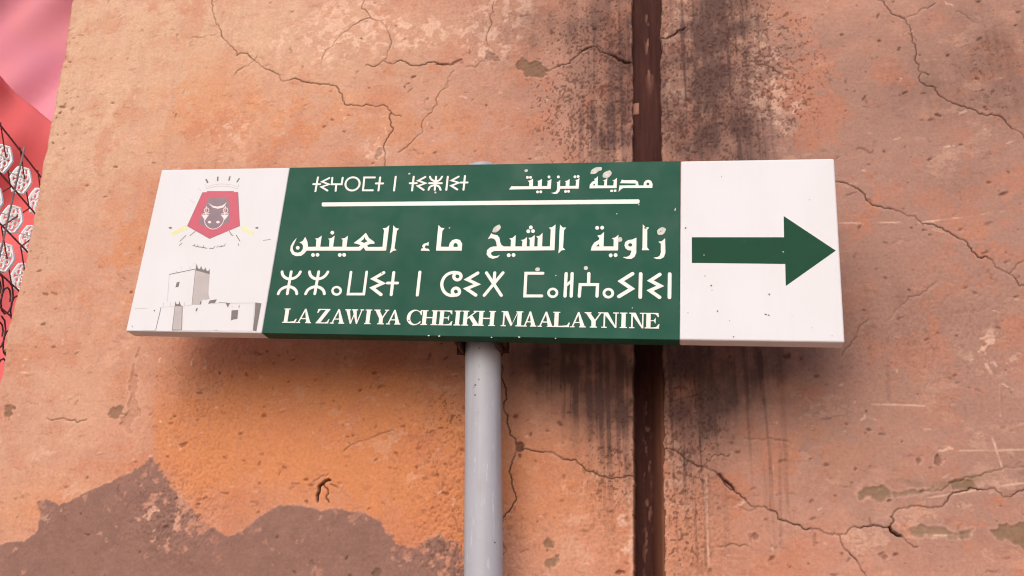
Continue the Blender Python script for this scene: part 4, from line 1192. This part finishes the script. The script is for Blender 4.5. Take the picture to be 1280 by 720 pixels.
# red sheet hangs from a line that drops towards the wall corner; the pink one, standing for the lit part, hangs higher and further back
def far(px, py, k): return along(px, py, k)
red_c = cloth('red_drape', [far(-260, -130, 8.6), far(300, 345, 9.6), far(330, 900, 8.6), far(-420, 820, 7.2)], [(2.2, .5, .16, 0.4), (6, .8, .08, 1.1), (12, .4, .02, 0)], M_CLOTH_R, 5)
tag(red_c, 'folded red fabric sheet hanging behind the lattice with white ornaments', 'drape')
pink_c = cloth('lit_pink_drape', [far(-320, -420, 10.2), far(400, -420, 10.8), far(390, 480, 10.2), far(-320, 300, 9.4)], [(2.4, .75, .24, 2.2), (6.3, .62, .11, 0.3), (13, .9, .03, 1.3)], M_CLOTH_P, 9)
tag(pink_c, 'upper part of the fabric, coloured pale pink for light shining through, behind the red sheet', 'drape')

# lattice running away from the corner
M_BAR = simple('dark_red_bar', (0.24, 0.035, 0.032), 0.6, 0.3, 40)
M_GBAR = simple('grey_bar', (0.26, 0.22, 0.21), 0.6, 0.3, 40)
M_ORN = simple('white_ornament', (0.88, 0.88, 0.88), 0.5, 0.04, 40)
M_IRON = simple('black_iron', (0.075, 0.018, 0.018), 0.6, 0.3, 40)
P0 = along(8, 199, 6.5)
dd = along(520, 690, 1.0) - CAM; dd[2] = 0; dd = dd / np.linalg.norm(dd)
zz = np.array([0, 0, 1.0])
PA, PZ = 0.345, 0.305
lbase = P0.copy(); lbase[2] = 0
lroot = bpy.data.objects.new('lattice_screen', None); COL.objects.link(lroot); lroot.location = Vector(lbase)
tag(lroot, 'dark red metal lattice carrying white scroll ornaments beside the wall corner', 'lattice')
def lp(a, z_, off=0.0):
    n_ = np.cross(dd, zz)
    return P0 + dd * a * PA + zz * z_ * PZ + n_ * off
def bar(p, q_, r, mat, name='bar', parent=None, ns=6):
    p = Vector(p) - Vector(lbase); q_ = Vector(q_) - Vector(lbase)
    ax_ = (q_ - p).normalized(); s1 = ax_.orthogonal().normalized(); s2 = ax_.cross(s1)
    vs = [e + s1 * r * math.cos(2 * math.pi * k / ns) + s2 * r * math.sin(2 * math.pi * k / ns) for e in (p, q_) for k in range(ns)]
    fs_ = [(k, (k + 1) % ns, ns + (k + 1) % ns, ns + k) for k in range(ns)] + [tuple(range(ns))[::-1], tuple(range(ns, 2 * ns))]
    return link(name, mesh_from(name, vs, fs_), mat, parent or lroot)
A0, A1 = -3.5, 4.5
ZB = -P0[2] / PZ
for zk in (0.52, -0.42, -1.42, -2.42, -3.1):
    bar(lp(A0, zk), lp(A1, zk), 0.0065, M_BAR)
for ak in (-3.5, -1.5, 0.5, 2.5, 4.5):
    bar(lp(ak, 0.64, .02), lp(ak, ZB, .02), 0.006, M_GBAR if ak in (0.5,) else M_BAR)
for k in range(-4, 5):
    bar(lp(k * 1.0 - 0.5, 0.62, -.012), lp(k * 1.0 + 0.5, -0.42, -.012), 0.005, M_BAR)
    bar(lp(k * 1.0 + 0.5, -0.42, -.012), lp(k * 1.0 - 0.5, -1.42, -.012), 0.005, M_BAR)
    bar(lp(k * 1.0 - 0.5, -1.42, -.012), lp(k * 1.0 + 0.5, -2.42, -.012), 0.005, M_BAR)
def tube_path(bm, pts, r, ns=5, closed=False):
    n = len(pts); rings = []
    for i in range(n):
        a = pts[(i - 1) % n] if (closed or i) else pts[i]; b_ = pts[(i + 1) % n] if (closed or i < n - 1) else pts[i]
        t_ = (Vector(b_) - Vector(a)).normalized(); s1 = t_.cross(Vector(np.cross(dd, zz)))
        s1 = s1.normalized() if s1.length > 1e-6 else t_.orthogonal().normalized(); s2 = t_.cross(s1)
        rings.append([bm.verts.new(Vector(pts[i]) + s1 * r * math.cos(2 * math.pi * k / ns) + s2 * r * math.sin(2 * math.pi * k / ns)) for k in range(ns)])
    m_ = n if closed else n - 1
    for i in range(m_):
        a, b_ = rings[i], rings[(i + 1) % n]
        for k in range(ns): bm.faces.new((a[k], a[(k + 1) % ns], b_[(k + 1) % ns], b_[k]))
    if not closed:
        bm.faces.new(rings[0][::-1]); bm.faces.new(rings[-1])
def ornament_mesh(R_=0.098):
    bm = bmesh.new()
    ca_, sa_ = math.cos(math.radians(-62)), math.sin(math.radians(-62))
    de = np.array([dd[0] * ca_ - dd[1] * sa_, dd[0] * sa_ + dd[1] * ca_, 0])   # the plates are turned towards the street
    P2 = lambda x, z_, o=0.0: de * x + zz * z_ + np.cross(de, zz) * o
    hexp = [(math.cos(2 * math.pi * k / 18) * (1 + 0.07 * math.cos(12 * math.pi * k / 18)), math.sin(2 * math.pi * k / 18) * (1 + 0.07 * math.cos(12 * math.pi * k / 18))) for k in range(18)]
    tube_path(bm, [P2(x * R_ * 0.62, z_ * R_ * 1.05) for x, z_ in hexp], 0.0125, 5, True)
    for k in range(6):
        an = k * 2 * math.pi / 6 + 0.5
        cx, cz = 0.032 * math.cos(an), 0.060 * math.sin(an)
        tube_path(bm, [P2(cx + 0.016 * math.cos(q_), cz + 0.022 * math.sin(q_), 0.003) for q_ in np.linspace(0, 2 * math.pi, 10)[:-1]], 0.0085, 5, True)
    tube_path(bm, [P2(0.010 * math.cos(q_), 0.014 * math.sin(q_), 0.003) for q_ in np.linspace(0, 2 * math.pi, 9)[:-1]], 0.007, 5, True)
    m_ = bpy.data.meshes.new('ornament'); bm.to_mesh(m_); bm.free()
    return m_
om = ornament_mesh(); om.materials.append(M_ORN)
for (a, z_) in ((0, 0), (1, 0.04), (0, -1.05), (1, -0.98), (2, -0.98), (1, -1.95), (0, -2.02), (2, -1.98), (-1, 0), (-1, -1), (-1, -2), (-2, 0), (-2, -1), (-2, -2), (2, 0.04), (3, 0), (3, -1), (3, -2)):
    o = bpy.data.objects.new('ornament', om); COL.objects.link(o); o.parent = lroot
    o.location = Vector(lp(a, z_, -0.035)) - Vector(lbase)
    tie = None
# straight stays through the ornaments
for (a, z_) in ((1, 0.04), (1, -0.98), (1, -1.95), (0, -1.05), (2, -0.98), (0, 0)):
    bar(lp(a - .9, z_ - .25, -.02), lp(a + .35, z_ + .18, -.02), 0.004, M_ORN, 'stay')
# black scrolls below
bm = bmesh.new()
pts = [dd * (0.06 + 0.05 * k / 13) * math.cos(k * .62) + zz * (0.07 + 0.06 * k / 13) * math.sin(k * .62) for k in range(14)]
tube_path(bm, pts, 0.0065, 5)
sm = bpy.data.meshes.new('iron_scroll'); bm.to_mesh(sm); bm.free(); sm.materials.append(M_IRON)
for a in np.arange(-2.5, 3.6, 0.5):
    for zk in (-2.75, -3.6, -4.3):
        o = bpy.data.objects.new('iron_scroll', sm); COL.objects.link(o); o.parent = lroot
        o.location = Vector(lp(a, zk, -.03)) - Vector(lbase)
